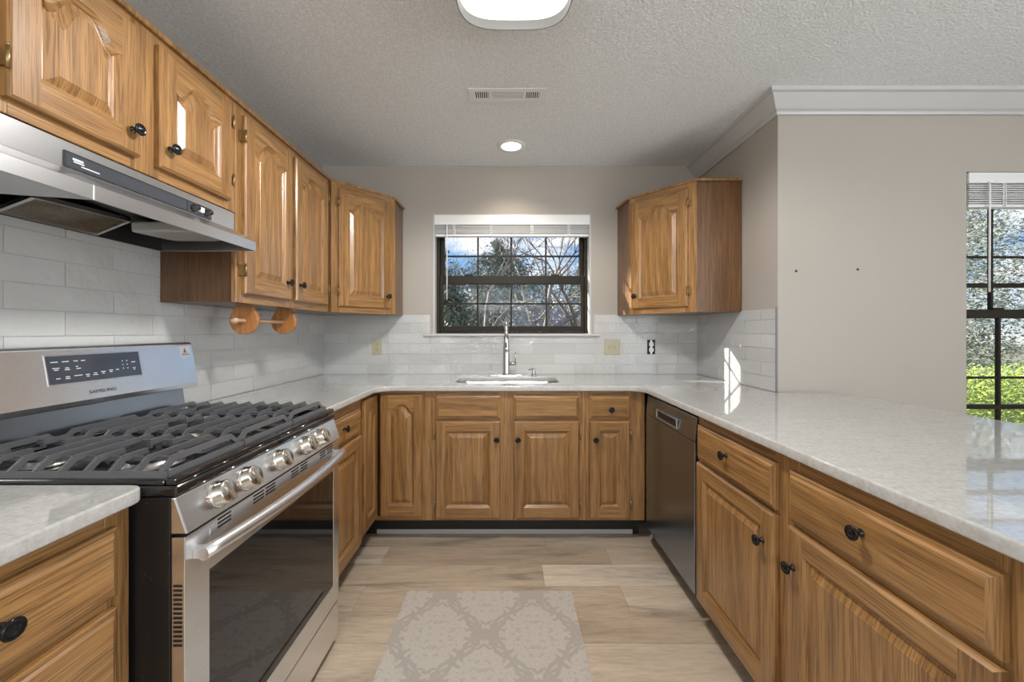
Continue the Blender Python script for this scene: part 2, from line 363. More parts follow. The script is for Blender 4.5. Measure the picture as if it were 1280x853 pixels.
# ---------------------------------------------------------------- tile backsplashes
TH, TL, GR = .0752, .3025, .0026
def tiles(name, label, plane, regions, phase, sgn, bright):
    """regions: (u0,u1,z0,z1). plane: ('y',val) or ('x',val); tile grows towards sgn"""
    ax, val = plane; mb = MB(); rt = random.Random(5)
    def bx(u0, u1, z0, z1, t0, t1, m, c):
        if ax == 'y': a, b = (u0, val+sgn*t0, z0), (u1, val+sgn*t1, z1)
        else: a, b = (val+sgn*t0, u0, z0), (val+sgn*t1, u1, z1)
        cx = Vector(((a[0]+b[0])/2, (a[1]+b[1])/2, (a[2]+b[2])/2))
        M = None
        if m == 0:
            rot = Matrix.Rotation(rt.uniform(-.006,.006), 4, 'Z') @ Matrix.Rotation(rt.uniform(-.008,.008), 4, 'X' if ax == 'y' else 'Y')
            M = Matrix.Translation(cx) @ rot @ Matrix.Translation(-cx)
        mb.box(a, b, m, c, M)
    for (u0, u1, z0, z1) in regions:
        bx(u0, u1, z0, z1, .0005, .0065, 1, (.4,.4,.4))
        k0 = int((z0-.9145)/TH)-1
        for kk in range(max(k0, 0), 40):
            za = .9150+kk*TH; zb = za+TH-GR
            if za > z1: break
            a_, b_ = max(za, z0), min(zb, z1)
            if b_-a_ < .004: continue
            off = phase+(TL/2 if kk % 2 else 0); j = math.floor((u0-off)/TL)
            while off+j*TL < u1:
                ua = max(off+j*TL, u0); ub = min(off+(j+1)*TL-GR, u1)
                if ub-ua > .004:
                    g = bright*rt.uniform(.93, 1.05); bx(ua, ub, a_, b_, .0066, .0085, 0, (.53*g, .53*g, .52*g))
                j += 1
    o = obj(name, mb, [TILE, GROUT], fixn=True); o['kind'] = 'structure'
    return o
tiles('trim_2', '', ('y', BY), [(LX+.009, -.575, .9145, 1.348), (-.575, .622, .9145, 1.192), (.622, RX-.009, .9145, 1.348)], -1.030, -1, 1.0)
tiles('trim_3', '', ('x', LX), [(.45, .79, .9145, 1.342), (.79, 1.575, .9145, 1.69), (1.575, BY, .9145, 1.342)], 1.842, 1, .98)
tiles('trim_4', '', ('x', RX), [(DY+.004, BY, .9145, 1.348)], 2.963-.3025, -1, 1.0)
mb = MB(); mb.box((RX-.0105, DY-.001, .9145), (RX-.0005, DY+.0035, 1.352)); struct('trim_5', mb, plain('dark_edge_trim', (.16,.16,.165), .5))

# ---------------------------------------------------------------- windows
def window(name, x0, x1, z0, z1, yin, rail, glass_lo, vm, hm_up, hm_lo, thick=()):
    mb = MB()                                     # white jamb liner + stool
    y0, y1 = yin-.004, yin+.14; t = .014
    
    if name == 'window_2': y0 = yin+.066
    mb.box((x0, y0, z0), (x0+t, y1, z1)); mb.box((x1-t, y0, z0), (x1, y1, z1)); mb.box((x0+t, y0, z1-t), (x1-t, y1, z1)); mb.box((x0+t, yin+.0, z0), (x1-t, y1, z0+.006))
    w = struct(name, mb, TRIMW)
    f = MB(); yf = yin+.068; a, b, c, d = x0+t, x1-t, z0+.006, z1-t
    F = .022
    f.box((a, yf, c), (a+F, yf+.075, d)); f.box((b-F, yf, c), (b, yf+.075, d)); f.box((a+F, yf, c), (b-F, yf+.075, c+.012)); f.box((a+F, yf, d-.05), (b-F, yf+.075, d))
    obj('window_frame', f, BRONZE, w, bevel=.003)
    def sash(zb, zt, ya, S, bot, top, hm, tk):
        s_ = MB(); A, B = a+F+.001, b-F-.001
        s_.box((A, ya, zb), (A+S, ya+.03, zt)); s_.box((B-S, ya, zb), (B, ya+.03, zt)); s_.box((A+S, ya, zb), (B-S, ya+.03, zb+bot)); s_.box((A+S, ya, zt-top), (B-S, ya+.03, zt))
        so_ = obj('sash', s_, BRONZE, w, bevel=.003)
        g = MB(); g.box((A+S-.004, ya+.013, zb+bot-.004), (B-S+.004, ya+.017, zt-top+.004)); obj('pane', g, GLASS, so_)
        mu_ = MB()
        for x in vm: mu_.box((x-.006, ya+.006, zb+bot), (x+.006, ya+.024, zt-top))
        for z in hm: mu_.box((A+S, ya+.007, z-.006), (B-S, ya+.023, z+.006))
        for z in tk: mu_.box((A+S, ya+.004, z-.012), (B-S, ya+.026, z+.012))
        obj('muntins', mu_, BRONZE, so_)
        return so_
    sash(rail[0], d-.052, yf+.040, .030, rail[1]-rail[0], .04, hm_up, thick[:1])
    lo = sash(c+.014, rail[1], yf+.006, .026, glass_lo-c-.014, rail[1]-rail[0], hm_lo, thick[1:])
    for xx in (a+.24, b-.24): l = MB(); l.box((xx-.03, yf+.004, rail[1]), (xx+.03, yf+.03, rail[1]+.010)); obj('sash_lock', l, BRONZE, lo)
    return w
w1 = window('window_1', *K, BY, (1.585, 1.645), 1.266, (-.235, .018, .283), (1.80,), (1.435,))
mb = MB(); mb.box((-.62, BY-.035, 1.193), (.655, BY+.0, 1.207)); mb.box((-.555, BY, 1.193), (.603, BY+.066, 1.207)); obj('window_stool', mb, TRIMW, w1, bevel=.003)
w2 = window('window_2', *D, DY, (1.298, 1.345), .47, (2.625, 2.855, 3.085), (1.632,), (.98,), (1.478, .824))
mb = MB(); mb.box((2.31, DY-.03, .405), (3.36, DY+.066, .42)); obj('window_stool', mb, TRIMW, w2, bevel=.003)
for i_, (x0, x1, z0, z1) in enumerate([(-1.0, .6, 1.65, 2.25), (2.5, 3.8, .3, 2.1)]):  # unseen rear windows, added as openings for the fill lamps
    mb = MB(); t = .05
    mb.box((x0, RY-.09, z0), (x0+t, RY+.01, z1)); mb.box((x1-t, RY-.09, z0), (x1, RY+.01, z1)); mb.box((x0+t, RY-.09, z0), (x1-t, RY+.01, z0+t)); mb.box((x0+t, RY-.09, z1-t), (x1-t, RY+.01, z1))
    mb.box((x0+t, RY-.05, (z0+z1)/2-.02), (x1-t, RY-.01, (z0+z1)/2+.02))
    for k in (1, 2, 3): xx = x0+(x1-x0)*k/4; mb.box((xx-.008, RY-.045, z0+t), (xx+.008, RY-.02, z1-t))
    struct('window_%d' % (3+i_), mb, TRIMW)
mb = MB(); mb.box((EX-.01, -2.4, .3), (EX+.09, -2.35, 2.3)); mb.box((EX-.01, -.65, .3), (EX+.09, -.6, 2.3)); mb.box((EX-.01, -2.35, 2.25), (EX+.09, -.65, 2.3)); mb.box((EX-.01, -2.35, .3), (EX+.09, -.65, .36)); mb.box((EX+.01, -1.53, .36), (EX+.06, -1.47, 2.25))  # unseen side window, added so fill light can enter
struct('window_5', mb, TRIMW)
mb = MB(); x0, x1 = LX-.09, LX+.01  # unseen left window behind the camera, added for its fill lamp
mb.box((x0, -2.45, .85), (x1, -2.40, 2.15)); mb.box((x0, -1.10, .85), (x1, -1.05, 2.15)); mb.box((x0, -2.40, .85), (x1, -1.10, .90)); mb.box((x0, -2.40, 2.10), (x1, -1.10, 2.15)); mb.box((LX-.05, -2.40, 1.48), (LX-.01, -1.10, 1.52))
struct('window_6', mb, TRIMW)

def blind(label, x0, x1, yb, ztop, hr, zbot, wandx, wand_z, cords):
    t = thing('window_blind', label, 'blind', ((x0+x1)/2, yb, ztop))
    mb = MB(); mb.box((x0, yb-.012, ztop-hr), (x1, yb+.045, ztop)); obj('headrail', mb, PLAST, t, bevel=.003, world=True)
    mb = MB(); z = ztop-hr-.004; n_ = 9; dz = (z-zbot-.018)/n_
    for i in range(n_):
        mb.box((x0+.006, yb-.004+random.uniform(-.003,.003), z-dz*(i+.65)), (x1-.006, yb+.036, z-dz*(i+.3)))
    obj('slats', mb, PLAST, t, world=True)
    mb = MB(); mb.box((x0+.006, yb-.004, zbot), (x1-.006, yb+.036, zbot+.016)); obj('bottom_rail', mb, PLAST, t, bevel=.003, world=True)
    
    for c in cords:
        mb = MB(); mb.box((c-.008, yb-.008, zbot+.002), (c-.004, yb-.0045, ztop-hr)); mb.box((c+.004, yb-.008, zbot+.002), (c+.008, yb-.0045, ztop-hr)); mb.tube([(c-.01, yb-.008, zbot+.03), (c, yb-.012, zbot+.045), (c+.012, yb-.008, zbot+.03)], .002, 5)
        obj('cord', mb, PLAST, t, world=True)
    mb = MB(); mb.tube([(wandx, yb-.016, ztop-hr+.005), (wandx, yb-.018, ztop-hr-.03), (wandx, yb-.016, wand_z)], .0045, 8); obj('wand', mb, PLAST, t, world=True)
blind('white mini blind pulled up at the top of the window over the sink', -.545, .593, BY+.004, 2.080, .072, 1.925, -.452, 1.46, (-.40, -.13, .17, .44))
blind('white mini blind pulled up at the top of the dining area window', 2.362, 3.314, DY+.004, 2.045, .055, 1.868, 2.46, 1.43, (2.55, 2.85, 3.15))

# ================================================================ cabinetry
def ring_pts(w, h, l, r, b, t, arch, d, N=36):
    """opening outline (inset by d): bottom-left -> bottom-right -> up -> arch back. returns list (x,z), top count"""
    x0, x1, z0 = l+d, w-r-d, b+d
    top = h-t
    pts = [(x0, z0), (x1, z0)]
    tp = []
    for i in range(N+1):
        u = 1-2*i/N                      # 1 .. -1
        xc = (l+w-r)/2+u*((w-r-l)/2-d)
        if arch > 0:
            k = min(abs(u)/.80, 1.0)
            f = .5*(1+cos(pi*k**1.75))
            dz = -d*(1.0 + .0*k)
            zz = top-arch+arch*f+dz
            if abs(u) > .80: zz = top-arch+dz - .006*sin((abs(u)-.80)/.20*pi)
        else: zz = top-d
        tp.append((xc, zz))
    return pts+tp
def door_mesh(w, h, arch=0, sw=.058, rail_t=.055, rail_b=.062, th=.020):
    mb = MB(); y0 = 0.0
    l = r = min(sw, w*.27); N = 36 if arch else 1
    O = ring_pts(w, h, l, r, rail_b, rail_t, arch, 0, N)
    def P(pts, y): return mb.add([(x, y, z) for x, z in pts])
    e = .006; k0 = P(O, -th)
    n = len(O)
    # outer edge
    outer = [(0,0),(w,0),(w,h),(0,h)]; inner = [(e,e),(w-e,e),(w-e,h-e),(e,h-e)]
    a = P(outer, 0); b = P(outer, -th+.006); c = P(inner, -th)
    mb.face((a,a+1,a+2,a+3)[::-1])
    for i in range(4):
        j = (i+1) % 4; m = 1 if i in (0,2) else 0
        mb.face((a+i,a+j,b+j,b+i), m); mb.face((b+i,b+j,c+j,c+i), m)
    # stiles
    zt = h-e; zb = e
    s_ = mb.add([(e,-th,zb),(l,-th,zb),(l,-th,O[0][1]),(l,-th,O[-1][1]),(l,-th,zt),(e,-th,zt)]); mb.face([s_+i for i in range(6)], 0)
    s_ = mb.add([(w-r,-th,zb),(w-e,-th,zb),(w-e,-th,zt),(w-r,-th,zt),(w-r,-th,O[2][1]),(w-r,-th,O[1][1])]); mb.face([s_+i for i in range(6)], 0)
    s_ = mb.add([(l,-th,zb),(w-r,-th,zb),(w-r,-th,O[1][1]),(l,-th,O[0][1])]); mb.face([s_+i for i in range(4)], 1)
    T = O[2:]
    for i in range(len(T)-1):
        s_ = mb.add([(T[i][0],-th,T[i][1]),(T[i][0],-th,zt),(T[i+1][0],-th,zt),(T[i+1][0],-th,T[i+1][1])]); mb.face([s_+i2 for i2 in range(4)], 1)
    # sticking + raised panel
    steps = [(.000, th), (.004, th-.0035), (.010, th-.008), (.013, th-.011), (.016, th-.0115), (.036, th-.003), (.038, th-.0015)]
    prev = k0
    for d, dep in steps[1:]:
        kk = P(ring_pts(w, h, l, r, rail_b, rail_t, arch, d, N), -dep)
        for i in range(n):
            j = (i+1) % n; horiz = (i == 0) or (2 <= i < n-1)
            mb.face((prev+i, prev+j, kk+j, kk+i), (1 if horiz else 0) if d <= .013 else 0)
        prev = kk
    mb.face([prev+i for i in range(n)], 0)
    return mb
def drawer_mesh(w, h, th=.020):
    mb = MB(); prev = None
    for d, y in ((0,0),(0,-th+.009),(.004,-th+.007),(.010,-th+.0065),(.014,-th+.001),(.017,-th)):
        k = mb.add([(d,y,d),(w-d,y,d),(w-d,y,h-d),(d,y,h-d)])
        if prev is None: mb.face((k,k+3,k+2,k+1), 1)
        else:
            for i in range(4): j = (i+1) % 4; mb.face((prev+i,prev+j,k+j,k+i), 1 if i in (0,2) else 0)
        prev = k
    mb.face((prev,prev+1,prev+2,prev+3), 1)
    return mb
def knob(parent, x, z, y=-.020, s=1.0):
    mb = MB(); M = Matrix.Translation((x, y, z)) @ Matrix.Rotation(R(90), 4, 'X')
    mb.lathe([(.009*s,0),(.009*s,.002),(.0055*s,.005),(.005*s,.012),(.008*s,.016),(.0155*s,.019),(.0165*s,.022),(.0155*s,.0245),(.0125*s,.0245),(.0115*s,.0235),(.007*s,.0245),(.003*s,.0275),(.0005,.028)], 20, M)
    return obj('knob', mb, KNOBB, parent)
def hinge(parent, x, z, side, y=-.019):
    mb = MB(); s = side
    mb.tube([(x+s*.004, y-.003, z-.024), (x+s*.004, y-.003, z+.024)], .004, 8)
    mb.box((x+s*.004, y+.017, z-.022), (x+s*.018, y+.0195, z+.022)); mb.box((x+s*.001, y-.001, z-.018), (x+s*.006, y+.019, z+.018))
    mb.tube([(x+s*.004, y-.003, z+.024), (x+s*.004, y-.003, z+.030)], [.003,.001], 6)
    return obj('hinge', mb, BRASS, parent)
def frame_mesh(w, z0, z1, stiles, rails, th=.019):
    """stiles: (x0,x1); rails: (x0,x1,z0,z1); face frame at y 0..th"""
    mb = MB()
    for a, b in stiles: mb.box((a, 0, z0), (b, th, z1), 0)
    for a, b, c, d in rails: mb.box((a, .0003, c), (b, th, d), 1)
    return mb
def cabinet(name, label, loc, rz, w, z0, z1, depth, fronts, stiles, rails, base=True, toe=.10, side=None, hollow=0, toe_in=.10):
    t = thing(name, label, 'cabinet', loc, rz)
    mb = MB(); mb.box((.0005, .0195, z0+.001), (w-.0005, depth, z1-hollow-.001), 0)
    if hollow:                                   # open top under the sink bowl
        mb = MB(); mb.box((.0005, .0195, z0), (.016, depth, z1-.001)); mb.box((w-.016, .0195, z0), (w-.0005, depth, z1-.001)); mb.box((.016, depth-.01, z0), (w-.016, depth, z1-.001)); mb.box((.016, .0195, z0), (w-.016, depth-.01, z0+.02)); mb.box((.016, .0195, z0+.02), (w-.016, .03, z1-.001))
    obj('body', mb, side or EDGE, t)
    obj('face_frame', frame_mesh(w, z0, z1, stiles, rails), OAK, t, bevel=.0012, seg=1)
    if base:
        mb = MB(); mb.box((.001, toe_in, 0.0), (w-.001, toe_in+.015, z0-.001)); mb.box((.001, toe_in+.015, 0), (.02, depth, z0-.001)); mb.box((w-.02, toe_in+.015, 0), (w-.001, depth, z0-.001)); obj('toe_kick', mb, MATTEB, t)
    for f in fronts:
        kind, x0, x1, a, b = f[:5]; opt = f[5] if len(f) > 5 else {}
        if kind == 'door':
            o = obj('door', door_mesh(x1-x0, b-a, opt.get('arch', 0)), OAK, t, loc=(x0, -.0008, a))
            for hz in opt.get('hz', ()): hinge(o, 0 if opt['hs'] < 0 else x1-x0, hz-a, opt['hs'])
        else: o = obj('drawer', drawer_mesh(x1-x0, b-a), OAK, t, loc=(x0, -.0008, a))
        if 'knob' in opt: knob(o, opt['knob'][0]-x0, opt['knob'][1]-a)
    return t
BZ0, BZ1 = .128, .8835
YF = 2.35                                         # back run face-frame plane
# -- sink base cabinet
X0 = -.490
def rel(x): return x-X0
cabinet('sink_cabinet', 'oak sink base cabinet with two false drawer fronts over two panel doors', (X0, YF, 0), 0, .935, BZ0, BZ1, .60,
  [('drawer', rel(-.423), rel(-.049), .722, .853), ('drawer', rel(.028), rel(.408), .722, .853),
   ('door', rel(-.423), rel(-.049), .147, .707, dict(knob=(rel(-.070), .604), hs=-1, hz=(.225, .63))),
   ('door', rel(.028), rel(.408), .147, .707, dict(knob=(rel(.053), .604), hs=1, hz=(.225, .63)))],
  [(0, .08), (rel(-.065), rel(.045)), (.885, .935)],
  [(.08, rel(-.065), BZ0, .16), (.08, rel(-.065), .695, .735), (.08, rel(-.065), .845, BZ1), (rel(.045), .885, BZ0, .16), (rel(.045), .885, .695, .735), (rel(.045), .885, .845, BZ1)], hollow=.2)
# -- narrow cabinet right of sink
X0 = .4455
cabinet('base_cabinet', 'narrow oak base cabinet between sink cabinet and dishwasher', (X0, YF, 0), 0, .345, BZ0, BZ1, .60,
  [('drawer', rel(.465), rel(.700), .722, .853, dict(knob=(rel(.589), .778))),
   ('door', rel(.465), rel(.700), .147, .707, dict(knob=(rel(.500), .604), hs=1, hz=(.225, .63)))],
  [(0, .04), (.235, .345)], [(.04, .235, BZ0, .16), (.04, .235, .695, .735), (.04, .235, .845, BZ1)])
# -- lazy-susan corner cabinet : two leaves hinged together in the inside corner
XL = -.78
t = thing('corner_base_cabinet', 'oak corner base cabinet with folding arched door in the left inside corner', 'cabinet', (-1.07, 2.65, 0))
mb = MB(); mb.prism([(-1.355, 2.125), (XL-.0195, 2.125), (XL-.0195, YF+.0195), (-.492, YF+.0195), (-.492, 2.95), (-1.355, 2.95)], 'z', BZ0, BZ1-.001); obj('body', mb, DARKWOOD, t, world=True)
mb = MB(); mb.box((XL-.019, 2.1205, BZ0), (XL, 2.13, BZ1)); mb.box((XL-.018, 2.13, BZ1-.02), (XL, YF, BZ1), 1); mb.box((XL, YF, BZ1-.02), (-.5, YF+.018, BZ1), 1); mb.box((XL-.018, 2.13, BZ0), (XL, YF, .15), 1); mb.box((XL, YF, BZ0), (-.5, YF+.018, .15), 1); mb.box((-.5, YF, BZ0), (-.4905, YF+.019, BZ1)); obj('face_frame', mb, OAK, t, world=True)
mb = MB(); mb.box((-.90, 2.125, 0), (-.885, 2.468, BZ0-.001)); mb.box((-.885, 2.453, 0), (-.492, 2.468, BZ0-.001)); obj('toe_kick', mb, MATTEB, t, world=True)
o = obj('door', door_mesh(.245, .705, .040, sw=.048), OAK, t); o.location = (-.745+1.07, YF-.0008-2.65, .157)
o = obj('door', door_mesh(.205, .705, .040, sw=.048), OAK, t); o.location = (XL+.0008+1.07, 2.136-2.65, .157); o.rotation_euler = (0, 0, R(90))
# -- left run base cabinet beyond the range
cabinet('base_cabinet', 'oak base cabinet with one drawer and one door just beyond the gas range', (XL, 1.603, 0), R(90), .516, .10, BZ1, .57,
  [('drawer', .02, .487, .707, .832, dict(knob=(.252, .780))), ('door', .02, .487, .13, .692, dict(knob=(.052, .59)))],
  [(0, .04), (.465, .516)], [(.04, .465, .10, .15), (.04, .465, .68, .72), (.04, .465, .82, BZ1)])
# -- near left drawer cabinet
cabinet('drawer_cabinet', 'oak drawer cabinet in the near left corner beside the gas range', (XL, .375, 0), R(90), .455, .10, BZ1, .57,
  [('drawer', .035, .418, .713, .847, dict(knob=(.2265, .786))), ('drawer', .035, .418, .51, .69, dict(knob=(.2265, .60))), ('drawer', .035, .418, .315, .49, dict(knob=(.2265, .40))), ('drawer', .035, .418, .125, .295, dict(knob=(.2265, .21)))],
  [(0, .05), (.405, .455)], [(.05, .405, .10, .14), (.05, .405, .285, .325), (.05, .405, .48, .52), (.05, .405, .68, .72), (.05, .405, .838, BZ1)])
# -- right run (faces -x); local x = -world y
XR = .797
cabinet('base_cabinet', 'oak base cabinet on the right run, between the dishwasher and the nearest cabinet', (XR, 1.694, 0), R(-90), .545, .10, BZ1, .57,
  [('drawer', .016, .506, .702, .842, dict(knob=(.252, .785))), ('door', .016, .506, .118, .688, dict(knob=(.458, .59), hs=-1, hz=()))],
  [(0, .04), (.49, .545)], [(.04, .49, .10, .14), (.04, .49, .675, .715), (.04, .49, .83, BZ1)])
cabinet('base_cabinet', 'oak base cabinet nearest the camera on the right, with wide drawer', (XR, 1.148, 0), R(-90), .80, .10, BZ1, .57,
  [('drawer', .018, .506, .702, .842, dict(knob=(.258, .785))), ('door', .018, .506, .118, .688, dict(knob=(.045, .583)))],
  [(0, .04), (.49, .80)], [(.04, .49, .10, .14), (.04, .49, .675, .715), (.04, .49, .83, BZ1)])
# -- peninsula back panel
mb = MB(); mb.box((1.372, .40, 0), (1.384, 2.075, .883)); o = obj('peninsula_back_panel', mb, PAINT); tag(o, 'painted back panel under the breakfast bar overhang of the right counter', 'panel')
# -- thin white strip at floor in front of toe kick on the right and left run
mb = MB(); mb.box((XR+.088, .36, 0), (XR+.0985, 1.69, .03)); struct('baseboard_right', mb, TRIMW, bevel=.004)

# ---------------------------------------------------------------- wall cabinets
UZ0, UZ1, XU = 1.342, 2.118, -1.062
def rim(parent, poly):
    mb = MB(); mb.prism(poly, 'z', UZ1, UZ1+.017); return obj('top_rim', mb, OAK[:1], parent, bevel=.004, world=True)
t = cabinet('wall_cabinet', 'oak wall cabinet with two arched doors above the range hood', (XU, .79, 0), R(90), .781, 1.69, UZ1, .298,
  [('door', .052, .357, 1.722, 2.088, dict(arch=.055, knob=(.329, 1.788), hs=-1, hz=(1.80, 2.02))), ('door', .420, .733, 1.722, 2.088, dict(arch=.055, knob=(.452, 1.788), hs=1, hz=(1.80, 2.02)))],
  [(0, .065), (.345, .435), (.722, .781)], [(.065, .345, 1.69, 1.735), (.435, .722, 1.69, 1.735), (.065, .345, 2.075, UZ1), (.435, .722, 2.075, UZ1)], base=False)
rim(t, [(-1.363, .79), (XU+.012, .79), (XU+.012, 1.570), (-1.363, 1.570)])
t = cabinet('wall_cabinet', 'tall oak wall cabinet with two arched doors left of the corner, holder below', (XU, 1.5715, 0), R(90), .806, UZ0, UZ1, .298,
  [('door', .030, .376, 1.378, 2.086, dict(arch=.055, knob=(.330, 1.458), hs=-1, hz=(1.47, 2.00))), ('door', .414, .764, 1.378, 2.086, dict(arch=.055, knob=(.445, 1.458), hs=1, hz=(1.47, 2.0)))],
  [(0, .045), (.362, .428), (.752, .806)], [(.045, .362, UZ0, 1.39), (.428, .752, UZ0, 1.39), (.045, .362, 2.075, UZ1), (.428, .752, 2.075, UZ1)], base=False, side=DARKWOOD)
rim(t, [(-1.363, 1.5715), (XU+.012, 1.5715), (XU+.012, 2.377), (-1.363, 2.377)])
def corner_cab(label, pts, fa, fb, door_x, hs, kx, rz):
    """pts: plan polygon; fa->fb: diagonal face from left to right as seen"""
    t = thing('corner_wall_cabinet', label, 'cabinet', (fa[0], fa[1], 0), rz)
    L = (Vector(fb)-Vector(fa)).length
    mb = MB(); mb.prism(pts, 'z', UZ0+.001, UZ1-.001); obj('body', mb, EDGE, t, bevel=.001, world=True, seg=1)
    st = [(0, door_x[0]+.02), (door_x[1]-.02, L)]
    mb = frame_mesh(L, UZ0, UZ1, st, [(st[0][1], st[1][0], UZ0, 1.385), (st[0][1], st[1][0], 2.07, UZ1)], .012)
    mb.v = [(x, y-.012, z) for x, y, z in mb.v]
    obj('face_frame', mb, OAK, t, bevel=.0012, seg=1)
    o = obj('door', door_mesh(door_x[1]-door_x[0], .705, .055), OAK, t, loc=(door_x[0], -.0128, 1.378))
    knob(o, kx-door_x[0], 1.458-1.378)
    for z in (1.47, 2.0): hinge(o, 0 if hs < 0 else door_x[1]-door_x[0], z-1.378, hs)
    c = Vector((sum(p[0] for p in pts)/len(pts), sum(p[1] for p in pts)/len(pts)))
    return t
a, b = (-1.055, 2.385), (-.778, 2.742); rz = math.atan2(b[1]-a[1], b[0]-a[0])
t = corner_cab('oak corner wall cabinet left of the kitchen window with dark stained diagonal door', [(-1.360, 2.379), (-1.055, 2.385), (-.778, 2.742), (-.775, 2.955), (-1.360, 2.955)], a, b, (.040, .405), -1, .378, rz)
rim(t, [(-1.360, 2.380), (-1.045, 2.379), (-.762, 2.738), (-.759, 2.955), (-1.360, 2.955)])
a, b = (.820, 2.736), (1.118, 2.396); rz = math.atan2(b[1]-a[1], b[0]-a[0])
t = corner_cab('oak corner wall cabinet right of the kitchen window with broad side panel', [(.795, 2.955), (.820, 2.736), (1.118, 2.396), (1.380, 2.396), (1.380, 2.955)], a, b, (.028, .405), 1, .060, rz)
rim(t, [(.778, 2.955), (.805, 2.730), (1.112, 2.381), (1.380, 2.381), (1.380, 2.955)])

# ================================================================ countertops
ZT, ZB = .914, .884
sink_hole = fillet([(-.335, 2.455, .07), (-.335, 2.80, .07), (.315, 2.80, .07), (.315, 2.455, .07)])
main = fillet([(-1.354, 1.602, 0), (-.745, 1.602, .012), (-.745, 2.316, .09), (.762, 2.316, .09), (.762, .35, .03), (1.74, .35, .12), (1.74, 2.074, .13), (1.3862, 2.074, 0)][:0] or
  [(-1.354, 1.602, 0), (-.745, 1.602, .010), (-.745, 2.316, .09), (.762, 2.316, .09), (.762, .35, .03), (1.74, .35, .12), (1.74, 2.072, .14), (1.372, 2.072, 0), (1.372, 2.951, 0), (-1.354, 2.951, 0)])
o = obj('countertop', slab([main, sink_hole], ZB, ZT, .005), QUARTZ, fixn=False); tag(o, 'pale grey quartz countertop running round the sink and out along the right peninsula', 'countertop')
o = obj('countertop', slab([fillet([(-1.354, .36, 0), (-.742, .36, .03), (-.742, .832, .03), (-1.354, .832, 0)])], ZB, ZT, .005), QUARTZ, fixn=False); tag(o, 'short grey quartz countertop on the near left drawer cabinet', 'countertop')
# sink
t = thing('sink', 'undermount stainless steel sink bowl below the kitchen window', 'sink', (-.01, 2.63, .70))
mb = MB(); n_ = len(sink_hole)
cx, cy = -.01, 2.6275
def scl(p, s, dz): return [(cx+(x-cx)*s, cy+(y-cy)*s, dz) for x, y in p]
lv = [(1.06, ZB-.0012), (1.0, ZB-.0012), (.985, ZB-.02), (.96, .72), (.90, .695), (.12, .688), (.115, .68)]
ks = [mb.add(scl(sink_hole, s, z)) for s, z in lv]
for a, b in zip(ks, ks[1:]):
    for i in range(n_): j = (i+1) % n_; mb.face((a+i, a+j, b+j, b+i), 0, True)
mb.face([ks[-1]+i for i in range(n_)])
obj('bowl', mb, STEEL2, t, world=True)
mb = MB(); mb.lathe([(.04, 0), (.042, .002), (.03, .003), (.004, .001)], 20, Matrix.Translation((-.01, 2.63, .690))); obj('drain', mb, NICKEL, t, world=True)
# faucet
t = thing('faucet', 'tall brushed nickel pull-down kitchen faucet behind the sink', 'faucet', (-.017, 2.868, ZT))
mb = MB(); mb.prism(fillet([(-.145, 2.842, .024), (.110, 2.842, .024), (.110, 2.893, .024), (-.145, 2.893, .024)]), 'z', ZT, ZT+.006); obj('deck_plate', mb, NICKEL, t, world=True, bevel=.002)
mb = MB(); mb.lathe([(.026, 0), (.026, .012), (.0235, .02), (.0235, .155), (.018, .185), (.0145, .20), (.0145, .21)], 24, Matrix.Translation((-.017, 2.868, ZT+.006))); obj('body', mb, NICKEL, t, world=True)
mb = MB(); pts = [(-.017, 2.868, ZT+.21)]
for k in range(0, 13):
    th = pi*k/12; pts.append((-.017, 2.868-.085+.085*cos(th), ZT+.305+.085*sin(th)))
pts.append((-.017, 2.698, ZT+.275)); mb.tube(pts, .0135, 16); obj('spout', mb, NICKEL, t, world=True)
mb = MB(); mb.lathe([(.015, .0), (.016, -.02), (.021, -.085), (.021, -.098), (.017, -.100), (.016, -.098)], 20, Matrix.Translation((-.017, 2.698, ZT+.28))); sh = obj('spray_head', mb, NICKEL, t, world=True)
mb = MB(); mb.box((-.022, 2.676, ZT+.205), (-.012, 2.682, ZT+.24)); obj('spray_button', mb, MATTEB, sh, world=True, bevel=.001)
mb = MB(); mb.tube([(.004, 2.868, ZT+.085), (.050, 2.868, ZT+.085)], .0125, 14); mb.tube([(.046, 2.868, ZT+.088), (.048, 2.868, ZT+.165)], [.0045,.0035], 10); obj('handle', mb, NICKEL, t, world=True)
t = thing('soap_dispenser', 'small nickel soap dispenser on the counter right of the faucet', 'soap dispenser', (.178, 2.862, ZT))
mb = MB(); mb.lathe([(.020, 0), (.020, .006), (.013, .009), (.013, .026), (.010, .030), (.010, .045), (.006, .05)], 18, Matrix.Translation((.178, 2.862, ZT))); obj('base', mb, NICKEL, t, world=True)
mb = MB(); mb.tube([(.182, 2.862, ZT+.046), (.155, 2.850, ZT+.048), (.140, 2.842, ZT+.040)], [.006,.0055,.004], 10); obj('spout', mb, NICKEL, t, world=True)

# ================================================================ outlets
def plate(name, label, x, w, cat='outlet'):
    t = thing(name, label, cat, (x, BY-.0085, 1.112))
    mb = MB(); mb.box((x-w/2, BY-.0135, 1.055), (x+w/2, BY-.0087, 1.170)); obj('wall_plate', mb, BEIGE, t, world=True, bevel=.002)
    return t
def outlet_face(t, x, mat=BEIGE, y=BY-.0145, hole=MATTEB):
    for z in (1.092, 1.133):
        mb = MB(); mb.prism(fillet([(x-.016, z-.014, .007), (x+.016, z-.014, .007), (x+.016, z+.014, .007), (x-.016, z+.014, .007)], 4), 'y', y, y+.0015)
        r = obj('receptacle', mb, mat, t, world=True)
        mb = MB()
        for dx in (-.0065, .0055): mb.box((x+dx, y-.0004, z-.001), (x+dx+.0022, y+.0001, z+.008))
        mb.box((x-.002, y-.0004, z-.009), (x+.002, y+.0001, z-.005))
        obj('slots', mb, hole, r, world=True)
